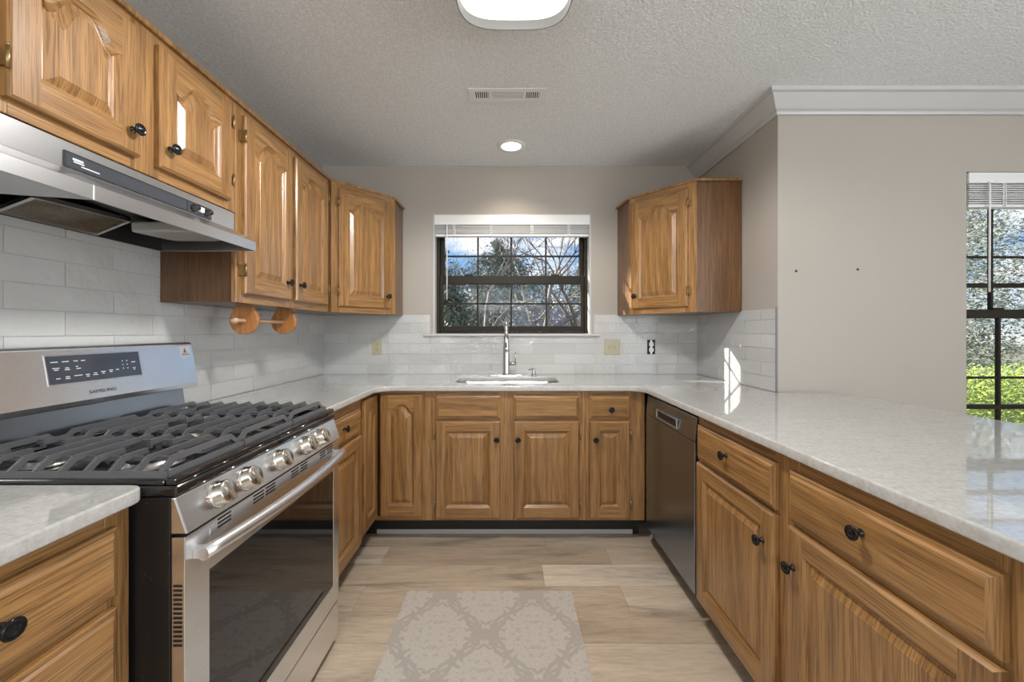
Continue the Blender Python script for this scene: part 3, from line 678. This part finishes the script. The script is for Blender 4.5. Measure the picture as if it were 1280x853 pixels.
t = plate('wall_outlet', 'beige wall outlet on the backsplash under the left corner cabinet', -.963, .072); outlet_face(t, -.963)
t = plate('light_switch', 'beige double wall switch plate on the backsplash right of the window', .754, .116, 'switch')
TAN = plain('tan_switch', (.40,.37,.28), .4)
for dx in (-.024, .024):
    mb = MB(); mb.box((.754+dx-.005, BY-.0145, 1.098), (.754+dx+.005, BY-.0134, 1.126)); sl_ = obj('switch_slot', mb, TAN, t, world=True)
    mb = MB(); mb.box((.754+dx-.003, BY-.021, 1.106), (.754+dx+.003, BY-.0146, 1.121)); obj('toggle', mb, BEIGE, sl_, world=True, bevel=.001)
t = thing('open_outlet', 'uncovered wall outlet in a dark box, right of the switch plate', 'outlet', (1.041, BY-.0085, 1.112))
mb = MB(); mb.box((1.012, BY-.0095, 1.060), (1.070, BY-.0087, 1.166)); obj('outlet_box', mb, MATTEB, t, world=True)
mb = MB(); mb.box((1.034, BY-.0112, 1.063), (1.048, BY-.0097, 1.163)); obj('mounting_strap', mb, STEEL2, t, world=True)
outlet_face(t, 1.041, PLAST, BY-.0145)
# nail holes left in dining wall
for x, z, l in ((1.479, 1.539, 'tiny dark nail hole in the dining wall, nearer the wall corner'), (1.796, 1.547, 'tiny dark nail hole in the dining wall, nearer the window')):
    mb = MB(); mb.lathe([(.006, 0), (.006, .0015), (.003, .002), (.0026, .0004)], 12, Matrix.Translation((x, DY-.0002, z)) @ Matrix.Rotation(R(90), 4, 'X')); o = obj('wall_anchor', mb, MATTEB); tag(o, l, 'wall anchor')

# ================================================================ gas range
NY, FY, FX = .837, 1.597, -.69
t = RNG = thing('gas_range', 'stainless steel gas range with black cooktop against the left wall', 'stove', (-1.03, 1.217, 0))
def rp_(name, mb, mat, par=None, **k): return obj(name, mb, mat, par or RNG, world=True, **k)
mb = MB(); mb.box((-1.350, NY, .03), (-.702, FY, .884)); rp_('body', mb, BSIDE, bevel=.002)
for x in (-1.30, -.76):
    for y in (NY+.05, FY-.05): mb = MB(); mb.lathe([(.018, 0), (.018, .008), (.010, .012), (.010, .03)], 12, Matrix.Translation((x, y, 0))); rp_('foot', mb, MATTEB)
# cooktop: black enamel pan with raised rim
mb = MB(); mb.box((-1.345, NY-.001, .885), (-.688, FY+.001, .908)); rp_('cooktop', mb, BLACK, bevel=.006, seg=3)
mb = MB()
mb.box((-.714, NY+.001, .9085), (-.690, FY-.001, .924)); mb.box((-1.27, NY, .9085), (-.714, NY+.014, .920)); mb.box((-1.27, FY-.014, .9085), (-.714, FY, .920))
rp_('cooktop_rim', mb, BLACK, bevel=.004)
# control fascia
mb = MB(); mb.prism([(-.7015, .8838), (-.692, .8838), (-.666, .808), (-.7015, .808)], 'y', NY, FY); fas = rp_('control_fascia', mb, STEEL, bevel=.003)
nrm = Vector((.0758, 0, .026)).normalized(); q_ = nrm.to_track_quat('Z', 'Y').to_matrix().to_4x4()
for yk in (.945, 1.045, 1.196, 1.350, 1.447):
    mb = MB(); M = Matrix.Translation((-.6795, yk, .848)) @ q_
    mb.lathe([(.031, 0), (.031, .003), (.029, .0045), (.0275, .006), (.0265, .026), (.0245, .029), (.002, .0292)], 28, M)
    kb = rp_('knob', mb, KNOBST)
    mb = MB(); mb.box((-.0045, -.024, .0288), (.0045, .024, .034), M=M @ Matrix.Rotation(R(20), 4, 'Z')); rp_('knob_grip', mb, KNOBST, kb, bevel=.0015)
    mb = MB(); mb.box((-.010, .026, .0002), (-.0075, .036, .0008), M=M @ Matrix.Rotation(R(70), 4, 'Z')); rp_('mark', mb, plain('red_mark', (.5,.04,.03), .5), kb)
# oven door
mb = MB(); gy0, gy1, gz0, gz1 = .908, 1.549, .254, .694; dz0, dz1 = .178, .801
mb.box((-.700, NY+.001, dz0), (-.672, gy0, dz1)); mb.box((-.700, gy1, dz0), (-.672, FY-.001, dz1)); mb.box((-.700, gy0, dz0), (-.672, gy1, gz0)); mb.box((-.700, gy0, gz1), (-.672, gy1, dz1))
dr = rp_('oven_door', mb, STEEL, bevel=.0015)
mb = MB(); mb.box((-.698, gy0-.0005, gz0-.0005), (-.6735, gy1+.0005, gz1+.0005)); rp_('oven_glass', mb, OVENG, dr)
for yc in (.955, 1.085, 1.140, 1.270, 1.325, 1.46, 1.515):
    mb = MB()
    for k in range(3): mb.box((-.6718, yc-.022, .774+k*.009), (-.6712, yc+.022, .778+k*.009))
    rp_('vent_slots', mb, MATTEB, dr)
mb = MB()
for k in range(14): mb.box((-.6955, NY+.0002, .575+k*.0095), (-.6775, NY+.0009, .5795+k*.0095), M=None)
rp_('side_slots', mb, MATTEB, dr)
mb = MB(); pts = []
for k in range(17):
    u = k/16; y = .858+(1.578-.858)*u; bow = .030*(1-(2*u-1)**2)
    pts.append((-.650+bow*.9, y, .756))
mb.tube(pts, .0145, 16)
for y in (.868, 1.568): mb.box((-.6718, y-.010, .746), (-.650, y+.010, .766))
rp_('handle', mb, plain('satin_handle_steel', (.78,.78,.79), .36, 1), dr)
mb = MB(); mb.box((-.702, NY+.001, .035), (-.674, FY-.001, .170)); rp_('storage_drawer', mb, STEEL, bevel=.002)
# back riser and backguard
mb = MB(); mb.prism([(-1.350, .908), (-1.262, .908), (-1.276, 1.012), (-1.350, 1.012)], 'y', NY+.012, FY-.014); rp_('riser', mb, DSTEEL, bevel=.004)
mb = MB(); mb.prism([(-1.350, 1.016), (-1.229, 1.014), (-1.226, 1.030), (-1.252, 1.180), (-1.262, 1.186), (-1.350, 1.186)], 'y', NY, FY); bgd = rp_('backguard', mb, STEEL, bevel=.003)
d0 = Vector((-1.226, 0, 1.030)); d1 = Vector((-1.252, 0, 1.180)); up_ = (d1-d0).normalized(); nr_ = Vector((up_.z, 0, -up_.x))
# face frame: X -> +Y world (reading left to right from the room: far side is right)
MF = Matrix(((nr_.x*0, up_.x, nr_.x, 0), (1, 0, 0, 0), (0, up_.z, nr_.z, 0), (0, 0, 0, 1)))
def onface(y, z, off=.0006):
    s_ = (z-1.030)/up_.z; p = d0+up_*s_+nr_*off; return Matrix.Translation((p.x, y, p.z)) @ MF
Mx = onface(1.222, 1.122)
mb = MB(); mb.box((-.139, -.042, -.001), (.139, .042, .0012), M=Mx); fr_ = rp_('display_bezel', mb, STEEL2, bgd)
mb = MB(); mb.box((-.136, -.039, .0012), (.136, .039, .0022), M=Mx); dsp = rp_('display', mb, DISP, bgd)
mb = MB(); rt = random.Random(3)
def dash(u, v, w, h=.0022): mb.box((u-w/2, v-h/2, .0023), (u+w/2, v+h/2, .0025), M=Mx)
for u, v, w in ((-.118,.022,.018),(-.090,.022,.018),(-.063,.022,.012),(-.043,.022,.011),(-.116,.005,.018),(-.116,.000,.011),(-.088,.004,.010),(-.088,-.001,.014),(-.062,.006,.006),(-.058,.000,.012),
    (-.114,-.024,.011),(-.090,-.021,.011),(-.090,-.026,.012),(-.062,-.020,.022),(-.036,-.020,.012),(-.036,-.025,.008),(-.014,-.018,.010),(-.014,-.023,.014),(.010,-.016,.014),(.010,-.021,.008),(.034,-.014,.012),(.034,-.019,.008),(.055,-.014,.010),(.112,-.013,.010),(.112,-.018,.007),(.112,.006,.014)): dash(u, v, w)
for u in (.075, .090):
    for v in (.012, 0, -.012): dash(u, v, .003, .003)
rp_('display_print', mb, WHITEINK, dsp)
me = text_mesh('SAMSUNG', .0145); me.transform(Matrix.Scale(1.25, 4, (1,0,0))); me.transform(onface(1.225, 1.050, .0008)); rp_('brand_lettering', me, GREYINK, bgd, fixn=False)
Ms = onface(1.556, 1.150, .0)
mb = MB(); mb.box((-.024, -.020, .0), (.024, .022, .0007), M=Ms); stk = rp_('sticker', mb, plain('grey_sticker', (.42,.42,.44), .5), bgd)
mb = MB(); mb.box((-.018,-.013,.0008), (.018,-.0105,.0011), M=Ms); mb.box((-.018,-.008,.0008), (.018,-.006,.0011), M=Ms)
k = mb.add([Ms @ Vector(p) for p in ((-.010,-.003,.001),(.006,-.003,.001),(-.002,.016,.001))]); mb.face((k,k+1,k+2))
rp_('sticker_print', mb, GREYINK, stk, fixn=False)
# burners
for i_, (x, y, r) in enumerate([(-.86, .975, .048), (-1.12, .975, .036), (-.86, 1.465, .040), (-1.12, 1.465, .034), (-.99, 1.218, .042)]):
    mb = MB(); mb.lathe([(r*1.35, 0), (r*1.35, .004), (r*1.05, .010), (r*1.0, .016)], 24, Matrix.Translation((x, y, .9085))); bu = rp_('burner', mb, ALU)
    mb = MB(); mb.lathe([(r*1.02, 0), (r*1.04, .003), (r*.95, .008), (r*.3, .0095)], 24, Matrix.Translation((x, y, .925))); rp_('burner_cap', mb, CAP, bu)
# cast-iron grates
for gi in range(3):
    ya = .853+gi*.2455; yb = ya+.2415; ym = (ya+yb)/2; g = MB(); xs = [-.735-.0535*k for k in range(10)]
    for y in (ya, yb): g.bar((-.720, y, .927), (-1.235, y, .927), .011, .013)
    for x in (-.722, -1.233): g.bar((x, ya, .927), (x, yb, .927), .011, .013)
    for y in (ya+.004, yb-.004):
        for x in (-.724, -.977, -1.231): g.box((x-.007, y-.007, .9085), (x+.007, y+.007, .923))
    zt = .952
    for k, x in enumerate(xs):
        s_ = .030
        near_b = any(abs(x-bx_) < .045 for bx_ in ((-.86, -1.12) if gi != 1 else (-.99,)))
        wv = .0085 if 0 < k < 9 else .010
        g.bar((x, ya, .929), (x, ya+s_, zt), wv, .012); g.bar((x, yb, .929), (x, yb-s_, zt), wv, .012)
        if near_b:
            for u, v in ((ya+s_-.003, ym-.034), (ym+.034, yb-s_+.003)): g.bar((x, u, zt), (x, v, zt), wv, .013)
            for v in (ym-.036, ym+.036): g.bar((x, v, zt+.002), (x, v, .938), .008, .008)
        else: g.bar((x, ya+s_-.003, zt), (x, yb-s_+.003, zt), wv, .013)
    for y in (ya+.052, yb-.052): g.bar((xs[0], y, .945), (xs[-1], y, .945), .008, .010)
    rp_('grate', g, IRON)

# ================================================================ range hood
t = HD = thing('range_hood', 'stainless steel range hood under the wall cabinet above the gas range', 'range hood', (-1.16, 1.18, 1.535))
def hp(name, mb, mat, par=None, **k): return obj(name, mb, mat, par or HD, world=True, **k)
HN, HF = .772, 1.571
outer = [(-1.355, 1.688), (-1.066, 1.688), (-1.066, 1.622), (-.984, 1.577), (-.982, 1.540)]
inner = [(-.986, 1.540), (-.988, 1.574), (-1.069, 1.618), (-1.069, 1.684), (-1.355, 1.684)]
mb = MB(); n1 = len(outer)
pts = outer+inner; m_n = len(pts)
k = mb.add([(x, HN, z) for x, z in pts]+[(x, HF, z) for x, z in pts])
for i in range(m_n):
    j = (i+1) % m_n; mb.face((k+i, k+j, k+m_n+j, k+m_n+i))
for i in range(n1-1):
    for o_ in (0, m_n): mb.face((k+o_+i, k+o_+i+1, k+o_+m_n-2-i, k+o_+m_n-1-i))
endp = [(-1.355, 1.540), (-.984, 1.540), (-.986, 1.576), (-1.067, 1.620), (-1.067, 1.686), (-1.355, 1.686)]
mb.prism(endp, 'y', HN, HN+.003); mb.prism(endp, 'y', HF-.003, HF)
hp('shell', mb, STEEL2, bevel=.001, seg=1)
mb = MB(); mb.prism([(-1.355, HN+.003), (-.986, HN+.003), (-.986, .958), (-1.15, .915), (-1.355, .905)], 'z', 1.541, 1.544); hp('bottom_flange', mb, STEEL2)
mb = MB(); mb.box((-.9825, .9545, 1.541), (-.9815, .9575, 1.576)); hp('lip_glint', mb, PLAST)  # bright reflection line on the lip, put in as a white strip
mb = MB(); mb.box((-1.355, HN+.0035, 1.60), (-1.075, HF-.0035, 1.605)); mb.box((-1.355, HN+.0035, 1.541), (-1.347, HF-.0035, 1.60)); hp('inner_pan', mb, MATTEB)
mb = MB(); P4 = [(-1.20, 1.02, 1.572), (-1.235, 1.315, 1.592), (-1.345, 1.315, 1.548), (-1.345, 1.06, 1.548)]
k = mb.add(P4+[(x, y, z+.008) for x, y, z in P4]); 
for f in ((0,1,2,3),(7,6,5,4),(0,4,5,1),(1,5,6,2),(2,6,7,3),(3,7,4,0)): mb.face([k+i for i in f])
fl = hp('grease_filter', mb, FILT)
mb = MB()
for i in range(4): mb.bar(P4[i], P4[(i+1) % 4], .010, .012)
hp('filter_frame', mb, STEEL2, fl)
mb = MB(); mb.prism(fillet([(-1.245, 1.325, .01), (-1.02, 1.325, .01), (-1.02, 1.47, .05), (-1.215, 1.47, .03)]), 'z', 1.556, 1.590); hp('light_lens', mb, HLENS, bevel=.006)
mb = MB(); mb.box((-1.0655, .966, 1.627), (-1.0635, 1.445, 1.664)); cs = hp('control_strip', mb, SLATE)
mb = MB(); mb.box((-1.0634, .966, 1.6265), (-1.0626, 1.445, 1.6285)); mb.box((-1.0634, .966, 1.6625), (-1.0626, 1.445, 1.6645)); mb.box((-1.0634, .966, 1.6285), (-1.0626, .969, 1.6625)); mb.box((-1.0634, 1.335, 1.6285), (-1.0626, 1.3365, 1.6625)); hp('strip_edge', mb, MATTEB, cs)
mb = MB(); mb.box((-1.0634, .985, 1.648), (-1.063, 1.010, 1.653)); mb.box((-1.0634, .987, 1.643), (-1.063, 1.012, 1.646)); mb.box((-1.0634, 1.005, 1.637), (-1.063, 1.05, 1.6395)); hp('strip_print', mb, WHITEINK, cs)
for y, m in ((1.362, MATTEB), (1.420, MATTEB)):
    mb = MB(); mb.lathe([(.012, 0), (.012, .004), (.009, .008), (.008, .020), (.001, .021)], 16, Matrix.Translation((-1.0630, y, 1.646)) @ Matrix.Rotation(R(90), 4, 'Y')); hp('knob', mb, m, cs)
mb = MB(); mb.box((-1.0632, 1.381, 1.638), (-1.052, 1.399, 1.655)); hp('rocker', mb, PLAST, cs, bevel=.002)

# ================================================================ paper-towel holder
t = thing('paper_towel_holder', 'wooden paper towel holder with two round brackets under the wall cabinet', 'paper towel holder', (-1.14, 1.91, 1.341))
for yb_ in (1.745, 2.05):
    mb = MB(); pts = [(-.036, .064), (.036, .064)]
    for k in range(29):
        a = R(38)-R(256)*k/28; pts.append((.062*cos(a), .062*sin(a)-.000))
    mb.prism([(x-1.140, z+1.2765) for x, z in pts], 'y', yb_-.009, yb_+.009); obj('bracket', mb, PINE, t, world=True, bevel=.003)
mb = MB(); mb.tube([(-1.140, 1.665, 1.2745), (-1.140, 1.672, 1.2745), (-1.14, 1.682, 1.2745), (-1.14, 1.70, 1.2745), (-1.14, 2.070, 1.2745)], [.006, .015, .015, .0095, .0095], 16); obj('rod', mb, BIRCH, t, world=True)

# ================================================================ dishwasher
t = thing('dishwasher', 'stainless steel dishwasher at the far end of the right run', 'dishwasher', (1.09, 2.02, 0))
DWA, DWB, DX = 1.706, 2.318, .786
mb = MB(); mb.box((.812, DWA+.004, .10), (1.36, DWB-.002, .876)); obj('tub', mb, MATTEB, t, world=True)
mb = MB(); mb.box((DX, DWA+.004, .112), (.811, DWB-.004, .758)); obj('door', mb, DSTEEL, t, world=True, bevel=.003)
mb = MB(); mb.prism([(DX, .760), (.811, .760), (.811, .862), (DX+.010, .862)], 'y', DWA+.004, DWB-.004); cp = obj('control_panel', mb, DSTEEL, t, world=True, bevel=.002)
mb = MB(); yc = (DWA+DWB)/2
mb.box((DX-.006, yc-.13, .772), (DX+.002, yc+.13, .778)); mb.box((DX-.006, yc-.13, .812), (DX+.004, yc+.13, .818)); mb.box((DX-.006, yc-.13, .778), (DX+.002, yc-.124, .812)); mb.box((DX-.006, yc+.124, .778), (DX+.002, yc+.13, .812)); obj('handle', mb, STEEL2, cp, world=True, bevel=.002)
mb = MB(); mb.box((DX+.0005, yc-.124, .7785), (DX+.0022, yc+.124, .8115)); obj('handle_recess', mb, MATTEB, cp, world=True)
mb = MB(); mb.box((.88, DWA+.004, 0), (.895, DWB-.004, .108)); obj('toe_kick', mb, MATTEB, t, world=True)

# ================================================================ ceiling fittings
def sq(cx, cy, a, n_=3.6, N=48):
    out = []
    for k in range(N):
        th = 2*pi*k/N; c, s_ = cos(th), sin(th)
        out.append((cx+a*math.copysign(abs(c)**(2/n_), c), cy+a*math.copysign(abs(s_)**(2/n_), s_)))
    return out
t = thing('ceiling_light', 'large lit flush ceiling light with rounded square nickel band', 'ceiling light', (.018, 1.30, CZ))
mb = MB(); o1 = sq(.018, 1.30, .197); i1 = sq(.018, 1.30, .1935); n_ = len(o1)
ks = [mb.add([(x, y, z) for x, y in p]) for p, z in ((o1, CZ-.001), (o1, 2.345), (i1, 2.345), (i1, CZ-.001))]
for a, b in zip(ks, ks[1:]+ks[:1]):
    for i in range(n_): j = (i+1) % n_; mb.face((a+i, a+j, b+j, b+i), 0, False)
obj('band', mb, plain('satin_nickel_band', (.22,.22,.21), .45), t, world=True)
mb = MB(); mb.prism(sq(.018, 1.30, .1925), 'z', 2.379, 2.39); obj('diffuser', mb, LIT, t, world=True)
pl_ = bpy.data.lights.new('ceiling_bulb', 'SPOT'); pl_.energy = 86; pl_.spot_size = R(172); pl_.spot_blend = .3; pl_.shadow_soft_size = .12; pl_.color = (1, .975, .94)
p2 = bpy.data.objects.new('ceiling_bulb', pl_); COL.objects.link(p2); p2.location = (.018, 1.30, 2.335)
t = thing('recessed_light', 'small lit round recessed light in the ceiling in front of the window', 'ceiling light', (.016, 2.634, CZ))
mb = MB(); Mr = Matrix.Translation((.016, 2.634, CZ)) @ Matrix.Rotation(pi, 4, 'X')
prof = [(.092, .0005), (.092, .004), (.066, .010), (.062, .006), (.062, .0005)]
k = len(mb.v); sg = 36
for r, z in prof:
    for i in range(sg): a = 2*pi*i/sg; mb.v.append(tuple(Mr @ Vector((r*cos(a), r*sin(a), z))))
for j in range(len(prof)):
    j2 = (j+1) % len(prof)
    for i in range(sg): i2 = (i+1) % sg; mb.face((k+j*sg+i, k+j*sg+i2, k+j2*sg+i2, k+j2*sg+i), 0, True)
obj('trim_ring', mb, PLAST, t, world=True)
mb = MB(); mb.lathe([(.061, .0006), (.061, .004), (.03, .005), (.001, .0052)], 32, Mr); obj('lens', mb, LIT2, t, world=True)
sl = bpy.data.lights.new('recessed_spot', 'SPOT'); sl.energy = 15; sl.spot_size = R(125); sl.spot_blend = .7; sl.color = (1, .88, .74); sl.shadow_soft_size = .05
s2 = bpy.data.objects.new('recessed_spot', sl); COL.objects.link(s2); s2.location = (.016, 2.634, 2.42)
t = thing('ceiling_vent', 'white rectangular air vent with louvres in the ceiling', 'air vent', (-.007, 2.065, CZ))
mb = MB(); V0, V1, U0, U1 = 2.008, 2.122, -.205, .192
mb.box((U0, V0, CZ-.006), (U1, V0+.028, CZ-.0005)); mb.box((U0, V1-.028, CZ-.006), (U1, V1, CZ-.0005)); 
for a, b in ((U0, U0+.035), (-.103, -.085), (.072, .090), (U1-.035, U1)): mb.box((a, V0+.028, CZ-.006), (b, V1-.028, CZ-.0005))
obj('vent_frame', mb, PLAST, t, world=True, bevel=.0015)
mb = MB(); mb.box((U0+.03, V0+.02, CZ-.0016), (U1-.03, V1-.02, CZ-.0006)); obj('vent_throat', mb, plain('vent_dark', (.03,.03,.03), .8), t, world=True)
mb = MB()
for k in range(6): x = U0+.041+k*.0108; mb.box((x, V0+.028, CZ-.0055), (x+.005, V1-.028, CZ-.0018)); x = .0955+k*.0108; mb.box((x, V0+.028, CZ-.0055), (x+.005, V1-.028, CZ-.0018))
for k in range(5): y = V0+.031+k*.0112; mb.box((-.085, y, CZ-.0055), (.072, y+.0045, CZ-.0018))
obj('louvres', mb, PLAST, t, world=True)

# ================================================================ rug
rx0, rx1, ry0, ry1 = -.474, .292, .76, 1.898
nx, ny = 210, 300; mb = MB(); vs_ = []
def pat(x, y):
    best = 9
    px_, py_ = .40, .48
    for ox, oy in ((-.296, 1.626), (-.096, 1.866)):
        dx = (x-ox+px_/2) % px_-px_/2; dy = (y-oy+py_/2) % py_-py_/2
        ax, ay = abs(dx), abs(dy)
        r = (ax/.138)**1.3+(ay/.185)**1.3
        if r < best: best = r; bx_, by_ = ax, ay
    n1_ = noise.noise(Vector((bx_*52, by_*52, 3.1))); n2_ = noise.noise(Vector((x*120, y*120, 1)))
    edge = 1+.40*n1_
    v = 0.0
    if best < edge:
        v = .72 if n1_ > -.22 else .30
    elif best < 1.30 and n1_ > .30: v = .45
    v += .25*n2_
    v = max(0, min(1, v)); a = (.425, .38, .335); b = (.56, .515, .455)
    return tuple(a[i]+(b[i]-a[i])*v for i in range(3))
for j in range(ny+1):
    for i in range(nx+1):
        vs_.append((rx0+(rx1-rx0)*i/nx, ry0+(ry1-ry0)*j/ny, .009))
k = mb.add(vs_)
for j in range(ny):
    for i in range(nx):
        a = k+j*(nx+1)+i; x, y = rx0+(rx1-rx0)*(i+.5)/nx, ry0+(ry1-ry0)*(j+.5)/ny
        mb.face((a, a+1, a+nx+2, a+nx+1), 0, False, pat(x, y))
mb.box((rx0, ry0, .0006), (rx1, ry1, .0088), 0, (.42,.38,.33))
o = obj('rug', mb, RUGM, fixn=False); tag(o, 'beige and cream damask rug runner on the plank floor', 'rug')

# ================================================================ outdoors
mb = MB(); mb.box((-40, BY+.2, -.45), (60, 90, -.35)); mb.box((-40, -30, -.45), (60, RY-.5, -.35)); mb.box((EX+.5, RY-.5, -.45), (60, BY+.2, -.35)); mb.box((-40, RY-.5, -.45), (LX-.5, BY+.2, -.35)); struct('ground', mb, GRASS)
mb = MB(); mb.box((-40, 13.5, -.349), (60, 18, -.335)); struct('road', mb, ROAD)
mb = MB(); mb.box((-2.2, BY+.3, -.35), (-2.0, 4.05, 3.2)); struct('sun_blocker_wall', mb, BRICKM)  # unseen wall, added to narrow the sun entering the kitchen window
rt = random.Random(11)
def bare_tree(label, x, y, h, seed, lean=(0, 0), dep=8, group='bare winter trees outside'):
    r = random.Random(seed); mb = MB()
    def grow(p, d, L, rad, lev):
        n_ = 3; pts = [p]; rads = [rad]
        for i in range(n_):
            d = (d+Vector((r.uniform(-.16,.16), r.uniform(-.16,.16), r.uniform(-.06,.12)))).normalized(); p = p+d*L/n_; pts.append(p); rads.append(rad*(1-.30*(i+1)/n_))
        mb.tube(pts, rads, 6 if lev < 2 else (4 if lev < 5 else 3))
        if lev >= dep: return
        nb = 2 if lev < 1 else r.choice((2, 3, 3))
        for b in range(nb):
            ax = d.orthogonal().normalized(); ax.rotate(Matrix.Rotation(r.uniform(0, 2*pi), 3, d)); nd = d.copy(); nd.rotate(Matrix.Rotation(R(r.uniform(18, 48)), 3, ax))
            grow(p, nd, L*r.uniform(.68,.86), rads[-1]*r.uniform(.62,.78), lev+1)
    grow(Vector((0, 0, 0)), Vector((lean[0], lean[1], 1)).normalized(), h*.22, h*.018, 0)
    o = obj('bare_tree', mb, BARK, loc=(x, y, -.36), fixn=False); tag(o, label, 'tree', group); return o
bare_tree('bare forked tree seen through the middle of the kitchen window', -.30, 8.2, 6.6, 3, dep=8)
bare_tree('bare tree leaning right seen through the right half of the kitchen window', .35, 9.0, 7.2, 8, (.28, 0), dep=8)
bare_tree('bare tree seen at the right edge of the kitchen window', 2.0, 11.0, 7.5, 14, (-.1, 0), dep=8)
bare_tree('bare tree seen at the left edge of the kitchen window', -1.9, 12.5, 8, 31, (.1, 0), dep=8)
bare_tree('thin bare tree farther back, middle of the kitchen window view', .9, 15.0, 8, 51, (0, 0), dep=8)
bare_tree('thin bare tree farther back, left of the kitchen window view', -1.2, 16.5, 8.5, 67, (0, 0), dep=8)
bare_tree('pale bare tree close outside the dining window', 7.4, 7.4, 6.0, 23, (-.1, 0), dep=8)
bare_tree('pale bare tree farther off outside the dining window', 11.4, 11.5, 8, 41, (.05, 0), dep=8)
def leaf_mesh(name, n_, rx, ry, rz, leaf, cone, seed, box=False):
    r = random.Random(seed); mb = MB()
    for i in range(n_):
        if box: c = Vector((r.uniform(-rx, rx), r.uniform(-ry, ry), r.uniform(0, rz)))
        else:
            cl = Vector((r.gauss(0,.42), r.gauss(0,.42), 0)); t_ = r.random(); w_ = (1-t_)**.7 if cone else max(.15, sin(pi*min(.97, t_*.9+.1)))
            c = Vector((max(-1,min(1,cl.x))*rx*w_*1.3, max(-1,min(1,cl.y))*ry*w_*1.3, t_*rz))
            c += Vector((noise.noise(c*1.3), noise.noise(c*1.3+Vector((9,0,0))), noise.noise(c*1.3+Vector((0,9,0)))))*rx*.35
        a = Vector((r.gauss(0,1), r.gauss(0,1), r.gauss(0,1))).normalized(); b = a.orthogonal().normalized(); L = leaf*r.uniform(.6,1.4)
        k = mb.add([c-a*L, c-b*L*.4, c+a*L, c+b*L*.4]); mb.face((k,k+1,k+2,k+3))
    return mb
def trunk(h, r_): 
    mb = MB(); mb.tube([(0,0,0), (.03,0,h*.4), (0,.03,h*.85)], [r_, r_*.7, r_*.2], 8); return mb
def evergreen(label, x, y, h, rad, n_, seed, cone=True, mat=None, leaf=.11):
    t = thing('evergreen_tree', label, 'tree', (x, y, -.36), 0, 'evergreen trees outside')
    obj('crown', leaf_mesh('c', n_, rad, rad, h, leaf, cone, seed), mat or EVG, t, loc=(0, 0, .25), fixn=False); obj('trunk', trunk(h, .12), BARK, t)
    return t
evergreen('dense evergreen tree low at the left of the kitchen window view', -1.5, 10.5, 2.3, 1.1, 9000, 1, False, leaf=.06)
evergreen('tall evergreen tree behind, at the left of the kitchen window view', -4.0, 20.0, 5.2, 3.0, 26000, 2, False, leaf=.085)
evergreen('evergreen tree far behind the middle of the kitchen window view', -.3, 24.0, 6.0, 3.6, 30000, 5, False, leaf=.085)
evergreen('evergreen tree far behind the right of the kitchen window view', 6.2, 27.5, 6.4, 3.6, 28000, 6, False, leaf=.085)
evergreen('evergreen tree beyond the hedge outside the dining window', 14.0, 13.0, 6.8, 3.4, 40000, 9, False, leaf=.04)
evergreen('second evergreen tree beyond the hedge outside the dining window, farther right', 20.0, 19.0, 7.5, 4.0, 26000, 10, False, leaf=.085)
o = obj('brush_thicket', leaf_mesh('b', 16000, 6, .8, 2.5, .05, False, 17, True), SHRUB, loc=(-.5, 11.8, -.36), fixn=False); tag(o, 'tangled grey brown brush thicket behind the trees outside the kitchen window', 'thicket', kind='stuff')
o = obj('hedge', leaf_mesh('h', 60000, 2.6, .85, 1.16, .020, False, 19, True), HEDGE, loc=(6.4, 4.65, -.36), fixn=False); tag(o, 'bright green clipped hedge outside the dining window', 'hedge', kind='stuff')
t = thing('evergreen_tree', 'unseen high crowned evergreen added to block sun left of the kitchen', 'tree', (-5.6, 7.0, -.36), 0, 'evergreen trees outside')  # out of view, added so its crown cuts off the higher sun rays
obj('crown', leaf_mesh('c', 16000, 2.2, 1.9, 4.0, .12, False, 12), EVG, t, loc=(0, 0, 4.75), fixn=False); obj('trunk', trunk(6.5, .14), BARK, t)
# neighbouring house
t = thing('neighbour_house', 'low house with grey pitched roof behind the trees outside the kitchen window', 'house', (4.5, 15.5, -.35))
mb = MB(); mb.box((.6, 19.0, -.35), (9, 22, 1.5)); obj('walls', mb, BRICKM, t, world=True)
mb = MB(); mb.prism([(18.6, 1.45), (22.4, 1.45), (20.5, 2.75)], 'x', .2, 9.4); obj('roof', mb, ROOFM, t, world=True)
